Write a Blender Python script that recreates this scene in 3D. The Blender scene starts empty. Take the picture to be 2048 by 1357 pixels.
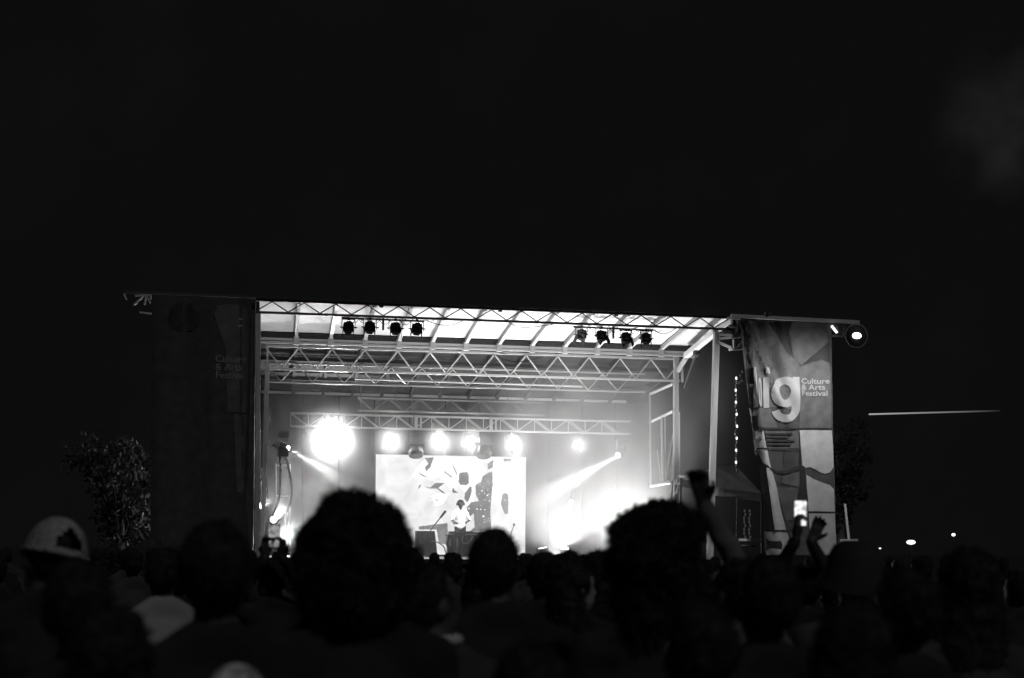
import bpy, bmesh, math, random
from mathutils import Vector, Matrix, noise
from mathutils.geometry import delaunay_2d_cdt
random.seed(7)
PI = math.pi
S = bpy.context.scene
C = S.collection
# ------------------------------------------------------------------ camera
FPX = 2844.0                      # focal length in pixels of a 2048 wide frame (50 mm on 36 mm film)
YAW = math.radians(9.5); ROLL = math.radians(0.55)
CAM = Vector((0, 0, 1.72)); PPX, PPY = 1024.0, 1095.0
F = Vector((math.sin(YAW), math.cos(YAW), 0)); R0 = Vector((math.cos(YAW), -math.sin(YAW), 0)); U0 = Vector((0, 0, 1))
RR = R0*math.cos(ROLL) + U0*math.sin(ROLL); UU = U0*math.cos(ROLL) - R0*math.sin(ROLL)
cd = bpy.data.cameras.new('camera'); cam = bpy.data.objects.new('camera', cd); C.objects.link(cam)
M3 = Matrix((RR, UU, -F)).transposed().to_4x4(); M3.translation = CAM
cam.matrix_world = M3
cd.sensor_width = 36; cd.sensor_fit = 'HORIZONTAL'; cd.lens = 36*FPX/2048
cd.shift_y = (PPY-678.5)/2048; cd.clip_start = .1; cd.clip_end = 2000
cd.dof.use_dof = True; cd.dof.focus_distance = 39; cd.dof.aperture_fstop = 2.6; cd.dof.aperture_blades = 7
S.camera = cam
def ray(px, py): return F*FPX + RR*(px-PPX) + UU*(PPY-py)
def P(px, py, Y):                 # the point of the stage plane y = Y seen at that pixel
    d = ray(px, py); return CAM + d*((Y-CAM.y)/d.y)
def D(px, py, dist):              # the point at that distance from the camera
    d = ray(px, py); return CAM + d*(dist/FPX)
# ------------------------------------------------------------------ world, weak night light, exposure
w = bpy.data.worlds.new('World'); S.world = w; w.use_nodes = True
nt = w.node_tree; nt.nodes.clear()
out = nt.nodes.new('ShaderNodeOutputWorld'); bg = nt.nodes.new('ShaderNodeBackground')
tc = nt.nodes.new('ShaderNodeTexCoord'); nz = nt.nodes.new('ShaderNodeTexNoise'); mr = nt.nodes.new('ShaderNodeMapRange')
nz.inputs['Scale'].default_value = 5; nz.inputs['Detail'].default_value = 6; nz.inputs['Roughness'].default_value = .6
mr.inputs['From Min'].default_value = .52; mr.inputs['From Max'].default_value = .8
mr.inputs['To Min'].default_value = .0038; mr.inputs['To Max'].default_value = .0054
nt.links.new(tc.outputs['Generated'], nz.inputs['Vector']); nt.links.new(nz.outputs['Fac'], mr.inputs['Value'])
gd = nt.nodes.new('ShaderNodeVectorMath'); gd.operation = 'DOT_PRODUCT'; gd.inputs[1].default_value = tuple(ray(2075, 245).normalized())
gm = nt.nodes.new('ShaderNodeMapRange'); gm.interpolation_type = 'SMOOTHSTEP'; gm.inputs['From Min'].default_value = .9975; gm.inputs['From Max'].default_value = 1; gm.inputs['To Max'].default_value = .013
nm = nt.nodes.new('ShaderNodeVectorMath'); nm.operation = 'NORMALIZE'; n2 = nt.nodes.new('ShaderNodeTexNoise'); n2.inputs['Scale'].default_value = 16; n2.inputs['Detail'].default_value = 5
m2 = nt.nodes.new('ShaderNodeMapRange'); m2.inputs['From Min'].default_value = .42; m2.inputs['From Max'].default_value = .75
mu = nt.nodes.new('ShaderNodeMath'); mu.operation = 'MULTIPLY'; ad = nt.nodes.new('ShaderNodeMath'); ad.operation = 'ADD'
nt.links.new(tc.outputs['Generated'], nm.inputs[0]); nt.links.new(nm.outputs[0], gd.inputs[0]); nt.links.new(gd.outputs['Value'], gm.inputs['Value']); nt.links.new(nm.outputs[0], n2.inputs['Vector']); nt.links.new(n2.outputs['Fac'], m2.inputs['Value'])
nt.links.new(gm.outputs[0], mu.inputs[0]); nt.links.new(m2.outputs[0], mu.inputs[1]); nt.links.new(mu.outputs[0], ad.inputs[0]); nt.links.new(mr.outputs['Result'], ad.inputs[1])
nt.links.new(ad.outputs[0], bg.inputs['Strength']); nt.links.new(bg.outputs[0], out.inputs[0])
bg.inputs['Color'].default_value = (1, 1, 1, 1)
sd = bpy.data.lights.new('moon', 'SUN'); sd.energy = .26; sd.angle = math.radians(2)
so = bpy.data.objects.new('moon', sd); C.objects.link(so); so.rotation_euler = (math.radians(48), 0, math.radians(20))
S.view_settings.view_transform = 'Standard'; S.view_settings.look = 'None'; S.view_settings.exposure = 0; S.view_settings.gamma = 1
S.render.engine = 'CYCLES'
cy = S.cycles
cy.use_denoising = True; cy.denoiser = 'OPENIMAGEDENOISE'; cy.max_bounces = 5; cy.diffuse_bounces = 2; cy.glossy_bounces = 2; cy.transmission_bounces = 3
cy.volume_bounces = 0; cy.transparent_max_bounces = 12; cy.use_adaptive_sampling = False; cy.use_light_tree = True
cy.sample_clamp_direct = 0; cy.sample_clamp_indirect = 2; cy.volume_step_rate = 1.0; cy.volume_max_steps = 64
cy.caustics_reflective = False; cy.caustics_refractive = False
# ------------------------------------------------------------------ materials
def mat(name, col, rough=.7, metal=0, var=.25, scale=8, emit=0, trans=0, bump=0, detail=4):
    m = bpy.data.materials.new(name); m.use_nodes = True; t = m.node_tree; b = t.nodes['Principled BSDF']
    b.inputs['Roughness'].default_value = rough; b.inputs['Metallic'].default_value = metal
    if emit:
        b.inputs['Emission Color'].default_value = (1, 1, 1, 1); b.inputs['Emission Strength'].default_value = emit
    c = t.nodes.new('ShaderNodeTexCoord'); n = t.nodes.new('ShaderNodeTexNoise'); r = t.nodes.new('ShaderNodeMapRange')
    n.inputs['Scale'].default_value = scale; n.inputs['Detail'].default_value = detail
    r.inputs['From Min'].default_value = .3; r.inputs['From Max'].default_value = .7
    r.inputs['To Min'].default_value = col*(1-var); r.inputs['To Max'].default_value = col*(1+var)
    t.links.new(c.outputs['Object'], n.inputs['Vector']); t.links.new(n.outputs['Fac'], r.inputs['Value'])
    t.links.new(r.outputs['Result'], b.inputs['Base Color'])
    if rough >= .8 and not metal: b.inputs['Specular IOR Level'].default_value = .05
    if bump:
        bp = t.nodes.new('ShaderNodeBump'); bp.inputs['Strength'].default_value = bump; bp.inputs['Distance'].default_value = .02
        t.links.new(n.outputs['Fac'], bp.inputs['Height']); t.links.new(bp.outputs[0], b.inputs['Normal'])
    if trans:                                  # cloth that lets some light through
        tr = t.nodes.new('ShaderNodeBsdfTranslucent'); mx = t.nodes.new('ShaderNodeMixShader'); mx.inputs[0].default_value = trans
        t.links.new(r.outputs['Result'], tr.inputs['Color'])
        t.links.new(b.outputs[0], mx.inputs[1]); t.links.new(tr.outputs[0], mx.inputs[2])
        t.links.new(mx.outputs[0], t.nodes['Material Output'].inputs['Surface'])
    return m
def glow(name, s):
    m = bpy.data.materials.new(name); m.use_nodes = True; t = m.node_tree; t.nodes.clear()
    o = t.nodes.new('ShaderNodeOutputMaterial'); e = t.nodes.new('ShaderNodeEmission'); e.inputs[1].default_value = s
    t.links.new(e.outputs[0], o.inputs[0]); return m
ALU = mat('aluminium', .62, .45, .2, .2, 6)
ALUD = mat('dark_and_unlit_metal', .07, .55, .3, .3, 6)  # dark metal; on the front truss it paints in the unlit silhouette
POST = mat('galvanised_post', .5, .5, .1, .3, 5)
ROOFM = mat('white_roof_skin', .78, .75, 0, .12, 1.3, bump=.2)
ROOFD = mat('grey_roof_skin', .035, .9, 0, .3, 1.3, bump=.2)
RAFT = mat('painted_rafter', .5, .55, 0, .2, 3)
FLATK = mat('flat_black', .008, .9, 0, .2, 9); BLACKP = mat('black_paint', .03, .6, 0, .3, 9)
DRAPE = mat('black_drape', .006, .95, 0, .1, 1)
DECK = mat('black_deck', .05, .5, 0, .3, 3)
GROUND = mat('trampled_ground', .05, .95, 0, .5, 2, bump=.6)
CABLE = mat('black_rubber', .012, .8, 0, .2, 9)
BAN_D = mat('banner_dark_print', .07, .7, 0, .3, 4, trans=.45)
BAN_M = mat('banner_mid_print', .15, .7, 0, .25, 4, trans=.45)
BAN_L = mat('banner_light_print', .62, .7, 0, .12, 4, trans=.45)
BAN_W = mat('banner_white_print', .48, .7, 0, .08, 4, trans=.45)
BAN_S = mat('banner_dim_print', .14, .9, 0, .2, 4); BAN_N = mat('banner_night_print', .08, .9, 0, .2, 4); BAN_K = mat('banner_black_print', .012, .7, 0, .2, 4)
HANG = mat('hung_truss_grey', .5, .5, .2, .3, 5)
LEAF = mat('leaf', .014, .6, 0, .4, 3, trans=.3)
BARK = mat('bark', .07, .9, 0, .4, 8, bump=.6)
SKIN_D = mat('brown_skin', .04, .6, 0, .15, 12); SKIN_L = mat('light_skin', .3, .6, 0, .12, 12); SKIN_M = mat('tan_skin', .08, .6, 0, .12, 12)
HAIR = mat('black_hair', .032, .85, 0, .5, 30, bump=.8)
CL_K = mat('black_cloth', .035, .95, 0, .3, 5, bump=.4); CL_D = mat('dark_cloth', .07, .95, 0, .3, 5, bump=.4)
CL_M = mat('grey_cloth', .22, .95, 0, .25, 5, bump=.4); CL_L = mat('pale_cloth', .62, .95, 0, .15, 5, bump=.4)
CAPM = mat('faded_cap_cloth', .36, .95, 0, .35, 40, bump=.6); CL_P = mat('soft_grey_cloth', .34, .95, 0, .15, 5, bump=.4); CL_G = mat('light_grey_cloth', .13, .95, 0, .2, 5, bump=.4); CL_W = mat('white_cloth', .8, .9, 0, .08, 5, bump=.4)
DENIM = mat('dark_denim', .05, .9, 0, .3, 8)
SHOE = mat('shoe', .05, .7, 0, .3, 8)
CHROME = mat('polished_metal', .7, .2, .9, .1, 9)
TENT = mat('tent_cloth', .3, .8, 0, .2, 3, trans=.3)
PATT = mat('patterned_cloth', .22, .95, 0, 1.0, 22, bump=.3, detail=1)
PATT.node_tree.nodes['Map Range'].inputs['To Min'].default_value = .03; PATT.node_tree.nodes['Map Range'].inputs['To Max'].default_value = .9
LENS = glow('lamp_lens_lit', 60); LENS_S = glow('lamp_lens_bright', 12); LENS_OFF = mat('lamp_lens_dark', .05, .1, 0, .1, 5)
WHITE_SCREEN = glow('phone_screen_white', 1.3); DIM_SCREEN = glow('phone_screen_dim', .35); SMALL_GLOW = glow('small_glow', 1.6)
DIM_GLOW = glow('dim_glow', .05)
# ------------------------------------------------------------------ object helpers
W = {}
def reg(o, parent, M, kw):
    C.objects.link(o)
    if parent is not None:
        o.parent = parent; o.matrix_basis = W[parent.name].inverted() @ M
    else: o.matrix_basis = M
    W[o.name] = M
    for k, v in kw.items():
        if v is not None: o[k] = v
    return o
def thing(name, label, cat, loc=(0, 0, 0), group=None, rz=0, sc=1):
    o = bpy.data.objects.new(name, None); o.empty_display_size = .1
    return reg(o, None, Matrix.Translation(loc) @ Matrix.Rotation(rz, 4, 'Z') @ Matrix.Scale(sc, 4), dict(label=label, category=cat, group=group))
def part_empty(name, parent, loc, label=None):
    o = bpy.data.objects.new(name, None); o.empty_display_size = .1
    return reg(o, parent, Matrix.Translation(loc), dict(label=label))
class MB:
    def __init__(s): s.v = []; s.f = []
    def add(s, vs, fs):
        n = len(s.v); s.v += [tuple(v) for v in vs]; s.f += [tuple(i+n for i in f) for f in fs]; return s
    def box(s, c, d, M=None):
        c = Vector(c); vs = []
        for x in (-1, 1):
            for y in (-1, 1):
                for z in (-1, 1):
                    p = Vector((x*d[0]/2, y*d[1]/2, z*d[2]/2)); vs.append(c + (M @ p if M else p))
        return s.add(vs, [(0, 1, 3, 2), (4, 6, 7, 5), (0, 4, 5, 1), (2, 3, 7, 6), (0, 2, 6, 4), (1, 5, 7, 3)])
    def tube(s, p0, p1, r0, r1=None, n=8, cap=True):
        p0 = Vector(p0); p1 = Vector(p1); r1 = r0 if r1 is None else r1
        d = (p1-p0).normalized(); a = d.orthogonal().normalized(); b = d.cross(a); vs = []
        for p, r in ((p0, r0), (p1, r1)):
            for i in range(n):
                t = 2*PI*i/n; vs.append(p + a*math.cos(t)*r + b*math.sin(t)*r)
        fs = [(i, (i+1) % n, n+(i+1) % n, n+i) for i in range(n)]
        if cap: fs += [tuple(range(n))[::-1], tuple(range(n, 2*n))]
        return s.add(vs, fs)
    def path(s, pts, r, n=6):
        for a, b in zip(pts, pts[1:]): s.tube(a, b, r, r, n)
        return s
    def ell(s, c, r, n=12, m=8, M=None):
        c = Vector(c); vs = [c + (M @ Vector((0, 0, r[2])) if M else Vector((0, 0, r[2])))]
        for j in range(1, m):
            for i in range(n):
                a = PI*j/m; t = 2*PI*i/n; p = Vector((r[0]*math.sin(a)*math.cos(t), r[1]*math.sin(a)*math.sin(t), r[2]*math.cos(a)))
                vs.append(c + (M @ p if M else p))
        vs.append(c - (M @ Vector((0, 0, r[2])) if M else Vector((0, 0, r[2]))))
        fs = [(0, 1+i, 1+(i+1) % n) for i in range(n)]
        for j in range(m-2):
            for i in range(n): fs.append((1+j*n+i, 1+(j+1)*n+i, 1+(j+1)*n+(i+1) % n, 1+j*n+(i+1) % n))
        L = len(vs)-1; k = 1+(m-2)*n
        fs += [(k+i, L, k+(i+1) % n) for i in range(n)]
        return s.add(vs, fs)
    def cap(s, p0, r0, p1, r1, n=10):
        p0 = Vector(p0); p1 = Vector(p1); s.tube(p0, p1, r0, r1, n); s.ell(p0, (r0,)*3, n, 6); return s.ell(p1, (r1,)*3, n, 6)
    def mesh(s, name, m=None, smooth=False):
        me = bpy.data.meshes.new(name); me.from_pydata(s.v, [], s.f); me.validate()
        if m: me.materials.append(m)
        if smooth: me.polygons.foreach_set('use_smooth', [True]*len(me.polygons))
        return me
    def build(s, name, m, parent=None, smooth=False, **kw):      # vertices in world space
        me = s.mesh(name, m, smooth)
        if parent is not None: org = W[parent.name].translation.copy()
        else: org = Vector(kw.pop('org')) if 'org' in kw else sum((Vector(v) for v in s.v), Vector())/max(1, len(s.v))
        me.transform(Matrix.Translation(-org))
        return reg(bpy.data.objects.new(name, me), parent, Matrix.Translation(org), kw)
def put(name, me, parent, M, **kw): return reg(bpy.data.objects.new(name, me), parent, M, kw)
UNIT = {}
def bar(name, p0, p1, r, m, parent, sq=False, r2=None, label=None):   # a straight member: shared unit mesh, stretched
    key = (m.name, sq)
    if key not in UNIT:
        b = MB()
        if sq: b.box((0, 0, .5), (2, 2, 1))
        else: b.tube((0, 0, 0), (0, 0, 1), 1, 1, 8)
        UNIT[key] = b.mesh(name + '_mesh', m)
    p0 = Vector(p0); p1 = Vector(p1); d = p1-p0; L = d.length; z = d/L
    ref = Vector((0, 0, 1)) if abs(z.z) < .9 else Vector((0, 1, 0))
    x = ref.cross(z).normalized() if sq else z.orthogonal().normalized(); y = z.cross(x)
    M = Matrix((x*r, y*(r2 or r), z*L)).transposed().to_4x4(); M.translation = p0
    return put(name, UNIT[key], parent, M, label=label)
def look(pos, target):
    z = (Vector(pos)-Vector(target)).normalized(); x = Vector((0, 0, 1)).cross(z)
    x = x.normalized() if x.length > 1e-4 else Vector((1, 0, 0)); y = z.cross(x)
    M = Matrix((x, y, z)).transposed().to_4x4(); M.translation = Vector(pos); return M
def lamp(kind, pos, energy, parent, target=None, angle=40, blend=.3, r=.05):
    l = bpy.data.lights.new('lamp_light', kind); l.energy = energy; l.shadow_soft_size = r
    if kind == 'SPOT': l.spot_size = math.radians(angle); l.spot_blend = blend
    o = bpy.data.objects.new('lamp_light', l)
    return reg(o, parent, look(pos, target) if target is not None else Matrix.Translation(pos), {})
# ------------------------------------------------------------------ setting
YF, YM, YM2, YB = 37.0, 41.4, 43.6, 47.0
DZ = 1.4
XL = P(516, 625, YF).x; XR = P(1432, 664, YF).x
g = MB(); n = 40
for i in range(n+1):
    for j in range(n+1):
        x = ((i/n)*2-1); y = ((j/n)*2-1); x = x*abs(x)*600; y = y*abs(y)*600+30
        g.v.append((x, y, .04*noise.noise((x*.3, y*.3, 0))))
for i in range(n):
    for j in range(n): a = i*(n+1)+j; g.f.append((a, a+n+1, a+n+2, a+1))
g.build('ground', GROUND, None, True, kind='structure', org=(0, 0, 0))
# ------------------------------------------------------------------ mobile stage
stage = thing('mobile_stage', 'wide mobile concert stage with a white ceiling, steel corner posts and lattice roof trusses', 'stage', ((XL+XR)/2, YF, 0))
MB().box(((XL+XR)/2, (YF+48)/2-.2, DZ-.06), (XR-XL+1.2, 48.4-YF+1, .12)).build('deck', DECK, stage)
MB().box(((XL+XR)/2, YF-.62, (DZ-.12)/2), (XR-XL+1.16, .05, DZ-.14)).build('skirt', DRAPE, stage)
for x in (XL-.4, XL+3.8, XR-3.8, XR+.4):
    bar('support_jack', (x, YF-.3, 0), (x, YF-.3, DZ-.12), .06, ALUD, stage, True)
def zat(px, py, Y): return P(px, py, Y).z
zf0 = zat(516, 625, YF); zf1 = zat(516, 598, YF)
zm0 = zat(540, 738, YM); zm1 = zat(535, 692, YM)
def lattice(parent, name, x0, x1, Y, z0, z1, pitch, r, m, phase=0, vert=False, Y2=None, rd=None, label=None):
    t = part_empty(name, parent, (x0, Y, z0), label)
    for yy in ([Y] if Y2 is None else [Y, Y2]):
        bar('chord', (x0, yy, z0), (x1, yy, z0), r, m, t, True); bar('chord', (x0, yy, z1), (x1, yy, z1), r, m, t, True)
        x = x0; k = 0; h = pitch/2
        while x + h <= x1+.05:
            a, b = (z0+r, z1-r) if (k+phase) % 2 == 0 else (z1-r, z0+r)
            bar('diagonal', (x, yy, a), (x+h, yy, b), rd or r*.55, m, t)
            if vert and yy == Y: bar('upright', (x, yy, z0+r), (x, yy, z1-r), r*.55, m, t)
            x += h; k += 1
    if Y2 is not None:
        x = x0
        while x <= x1+.01:
            bar('crosspiece', (x, Y+r, z0), (x, Y2-r, z0), r*.6, m, t); x += pitch
    return t
PIT = (XR-XL)/15.0
xr_roof = P(1470, 640, YF).x
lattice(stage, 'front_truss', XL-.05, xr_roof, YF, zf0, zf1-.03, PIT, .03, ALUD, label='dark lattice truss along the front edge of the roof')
lattice(stage, 'middle_truss', P(530, 738, YM).x, P(1360, 764, YM).x, YM, zm0, zm1, PIT*1.17, .03, ALU, phase=1, rd=.022, label='bright lattice truss across the middle of the roof')
zn0 = zat(540, 764, YM2); zn1 = zat(540, 726, YM2)
lattice(stage, 'inner_truss', P(530, 764, YM2).x, P(1290, 787, YM2).x, YM2, zn0, zn1, PIT*1.17, .025, ALU, phase=1, rd=.018, label='thin lattice truss behind the middle one')
# roof edge, beams
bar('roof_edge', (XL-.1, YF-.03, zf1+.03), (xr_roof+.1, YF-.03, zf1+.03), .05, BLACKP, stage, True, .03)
for px in (763, 1001, 1234):
    q = P(px, 603, YF); MB().box((q.x, YF+.05, zf1-.03), (.1, .08, .13)).build('roof_latch', BLACKP, stage)
YE = YM-.5; zbeam = zat(530, 678, YE); zce = zat(530, 667, YE)   # the beam the rafters land on
x_e1 = P(1372, 705, YE).x + .35
for dz, r in ((0, .035), (-.09, .03)):
    bar('roof_beam', (XL, YE, zbeam+dz), (x_e1, YE, zbeam+dz), r, RAFT, stage, True)
MB().box(((XL+x_e1)/2, YE+.06, zbeam-.05), (x_e1-XL, .02, .12)).build('beam_web', RAFT, stage)
MB().box(((XL+x_e1)/2, YE+.02, (zbeam+zce)/2+.035), (x_e1-XL-.1, .03, zce-zbeam-.01)).build('fascia', BLACKP, stage)
# ceiling panels and rafters
def ceil_z(Y): return zf1+.02 + (zce-zf1-.02)*(Y-YF)/(YE-YF)
NR = 15
pit = (x_e1-XL)/13.2
xs = [XL + pit*(i+1.06) for i in range(-1, 14)]
xs = [x for x in xs if x < xr_roof]
edges = [XL] + [x for x in xs if x > XL+.3] + [xr_roof]
for a, b in zip(edges, edges[1:]):
    m = MB(); nx, ny = 4, 5
    for j in range(ny+1):
        Y = YF+.05+(YE-YF-.1)*j/ny
        for i in range(nx+1):
            x = a+.03+(b-a-.06)*i/nx
            xe = min(x, xr_roof-(xr_roof-x_e1)*max(0, j)/ny*1.0) if b > x_e1 else x
            m.v.append((xe, Y, ceil_z(Y)+.05+.025*math.sin(PI*i/nx)*math.sin(PI*j/ny)))
    for j in range(ny):
        for i in range(nx): q = j*(nx+1)+i; m.f.append((q, q+1, q+nx+2, q+nx+1))
    m.build('ceiling_panel', ROOFM, stage, True)
zr1 = zat(540, 785, 47.6)
for x in edges[1:-1]:
    if x > x_e1-.1: continue
    bar('rafter', (x, YF+.1, ceil_z(YF+.1)-.03), (x, YE-.05, ceil_z(YE)-.05), .045, RAFT, stage, True, .06)
    MB().box((x, YE-.03, zbeam-.03), (.15, .1, .24)).build('rafter_bracket', RAFT, stage)
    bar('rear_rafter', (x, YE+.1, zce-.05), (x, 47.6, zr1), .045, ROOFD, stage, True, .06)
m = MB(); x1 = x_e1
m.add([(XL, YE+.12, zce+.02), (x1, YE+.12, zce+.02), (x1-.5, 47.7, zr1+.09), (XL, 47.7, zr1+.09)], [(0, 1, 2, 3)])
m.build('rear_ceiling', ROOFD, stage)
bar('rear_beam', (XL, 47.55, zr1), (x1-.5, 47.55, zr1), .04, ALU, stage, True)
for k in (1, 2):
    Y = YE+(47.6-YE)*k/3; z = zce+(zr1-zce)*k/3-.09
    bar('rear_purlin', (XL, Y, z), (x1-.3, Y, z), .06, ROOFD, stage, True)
# corner posts
def post(name, pt, pb_px, Y, r, m=POST, zb=DZ):
    a = P(*pt, Y); b = P(*pb_px, Y); t = (a.z-zb)/(a.z-b.z); e = a+(b-a)*t
    return bar(name, e, a, r, m, stage, True)
post('corner_post', (517, 628), (516, 900), YF, .058)
post('corner_post', (1433, 664), (1426, 900), YF, .075)
post('inner_post', (535, 738), (529, 930), YM, .062)
post('inner_post', (1352, 705), (1352, 940), YM, .07)
q = P(525, 947, YM); MB().box(q, (.12, .12, .3)).build('post_clamp', CHROME, stage)
bar('truss_upright', P(535, 692, YM), P(535, 738, YM), .03, ALU, stage, True)
bar('truss_upright', P(1351, 715, YM), P(1352, 765, YM), .05, ALU, stage, True); bar('truss_upright', P(1363, 718, YM), P(1365, 765, YM), .03, ALU, stage, True)
# right side frame of the roof
bar('side_beam', P(1431, 664, YF+.05), P(1372, 712, YE-.3), .075, ROOFM, stage, True)
bar('side_beam', P(1372, 716, YE-.25), P(1352, 748, YM+.1), .05, ALU, stage, True)
bar('side_brace', P(1394, 704, YF+2.4), P(1369, 776, YF+2.4), .032, ALU, stage)
bar('side_brace', P(1346, 768, YM), P(1302, 788, YM+2.2), .05, ALU, stage)
bar('side_brace', P(1346, 823, YM), P(1300, 845, YM+2.2), .05, ALU, stage)
MB().box(P(1393, 706, YF+2.4), (.16, .2, .12)).build('brace_plate', ALUD, stage)
for a, b, Y0, Y1, r in (((1342, 965), (1303, 973), YM-.2, YM+2, .045), ((1323, 835), (1326, 963), YM+.9, YM+.9, .035), ((1330, 832), (1331, 962), YM+.9, YM+.9, .02),
                        ((1347, 865), (1331, 962), YM+.6, YM+.6, .02), ((1314, 900), (1322, 963), YM+1.2, YM+1.2, .018), ((1300, 790), (1302, 972), YM+2, YM+2, .03),
                        ((1345, 960), (1342, 1010), YM-.2, YM-.2, .035), ((1359, 825), (1360, 1010), YM-.3, YM-.3, .02), ((1348, 870), (1347, 960), YM, YM, .02)):
    bar('ladder_member', P(*a, Y0), P(*b, Y1), r, ALU, stage)
for a, b in (((1358, 953), (1408, 962)), ((1362, 969), (1405, 963)), ((1355, 968), (1402, 977)), ((1356, 957), (1352, 972)), ((1358, 970), (1352, 990))):
    bar('outrigger_arm', P(*a, YM-1), P(*b, YF+1), .04, ALU, stage)
# outrigger that carries the right banner, and the left one
def outrigger(label, segs, Y, m, r):
    t = part_empty('outrigger', stage, P(*segs[0][0], Y), label)
    for a, b in segs: bar('outrigger_bar', P(*a, Y), P(*b, Y), r, m, t, True)
outrigger('right outrigger with a lattice below the banner arm', (((1437, 670), (1486, 672)), ((1437, 678), (1486, 673)), ((1437, 685), (1462, 696)), ((1458, 700), (1487, 697)), ((1468, 680), (1469, 697)), ((1486, 684), (1475, 697)),
    ((1455, 636), (1480, 640)), ((1457, 652), (1482, 655))), YF-.1, ALU, .03)
MB().box(P(1470, 645, YF), (.2, .2, .3)).box(P(1455, 667, YF), (.28, .2, .12)).box(P(1477, 655, YF-.2), (.12, .2, .35)).build('hinge_block', ALUD, stage)
bar('banner_arm', P(1462, 632, YF-.3), P(1718, 645, YF-.3), .045, ALU, stage, True)
MB().box(P(1537, 630, YF-.3), (.14, .1, .09)).box(P(1532, 630, YF-.3), (.06, .1, .14)).build('arm_clamp', ALUD, stage)
outrigger('right arm tip bracket', (((1668, 649), (1712, 655)), ((1690, 650), (1691, 672)), ((1665, 672), (1705, 674)), ((1676, 651), (1690, 670)), ((1700, 650), (1688, 660))), YF-.35, ALUD, .03)
outrigger('left arm tip lattice', (((248, 588), (253, 600)), ((270, 592), (303, 590)), ((267, 611), (288, 592)), ((289, 610), (293, 592)), ((293, 592), (301, 606)), ((279, 625), (303, 628)), ((301, 590), (302, 600))), YF-.3, ALU, .02)
bar('banner_arm', P(250, 584, YF-.3), P(512, 595, YF-.3), .03, ALUD, stage, True)
outrigger('left outrigger struts seen past the banner', (((426, 598), (427, 652)), ((462, 635), (496, 642)), ((468, 657), (500, 645)), ((440, 658), (469, 664))), YF-.45, ALU, .011)
MB().box((P(503, 800, YF).x, YF+.3, (zf1+DZ)/2), (.16, .25, zf1-DZ+.1)).build('side_cover', BLACKP, stage)
# back drapes
curtain = thing('back_curtain', 'black curtain of hanging drapes closing the back of the stage', 'curtain', (XL, 48.4, DZ))
for i in range(12):
    a = XL-1+i*1.2; m = MB(); nn = 12
    for k in range(nn+1):
        x = a+1.18*k/nn; y = 48.4+.012*math.sin(k*.9+i); m.v += [(x, y, DZ), (x, y, zr1+.05)]
    for k in range(nn): m.f.append((2*k, 2*k+2, 2*k+3, 2*k+1))
    m.build('drape', DRAPE, curtain, True)
# ------------------------------------------------------------------ hanging lighting trusses
def hanging(label, x0p, x1p, yt, yb, Y, pitch, m, r, vert, sleeves=()):
    a = P(x0p, yb, Y); z1 = zat(x0p, yt, Y); x1 = P(x1p, yb, Y).x
    t = thing('lighting_truss', label, 'truss', a, 'box trusses hung over the back of the stage')
    z0 = a.z; Y2 = Y+.3; x0 = a.x
    for yy in (Y, Y2):
        bar('chord', (x0, yy, z0), (x1, yy, z0), r, m, t); bar('chord', (x0, yy, z1), (x1, yy, z1), r, m, t)
        x = x0; k = 0
        while x+pitch/2 <= x1+.02:
            zz = (z0, z1) if k % 2 else (z1, z0)
            bar('diagonal', (x, yy, zz[0]), (x+pitch/2, yy, zz[1]), r*.6, m, t)
            if vert and yy == Y: bar('upright', (x, yy, z0), (x, yy, z1), r*.6, m, t)
            x += pitch/2; k += 1
    for s in sleeves:
        q = P(s, yb, Y); bar('sleeve', (q.x, Y-.02, z0-.02), (q.x, Y-.02, z1+.02), .05, m, t, True); bar('sleeve', (q.x+.16, Y-.02, z0-.02), (q.x+.16, Y-.02, z1+.02), .03, m, t, True)
    for fx in (.2, .8):
        x = x0+(x1-x0)*fx; bar('hanging_chain', (x, Y+.15, z1), (x, Y+.15, zn1+.2), .008, ALUD, t)
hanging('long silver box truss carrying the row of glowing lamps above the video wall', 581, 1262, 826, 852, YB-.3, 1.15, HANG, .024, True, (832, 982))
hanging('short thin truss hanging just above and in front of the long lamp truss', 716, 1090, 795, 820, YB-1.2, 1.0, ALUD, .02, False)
t = thing('lighting_pipe', 'pale horizontal pipe hung behind the middle roof truss', 'pipe', P(710, 758, 44.5))
bar('pipe', P(710, 758, 44.5), P(1165, 773, 44.5), .035, ALU, t); bar('hanger', P(781, 720, 44.5), P(780, 760, 44.5), .02, ALUD, t); bar('hanger', P(1085, 730, 44.5), P(1085, 770, 44.5), .02, ALUD, t)
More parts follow.
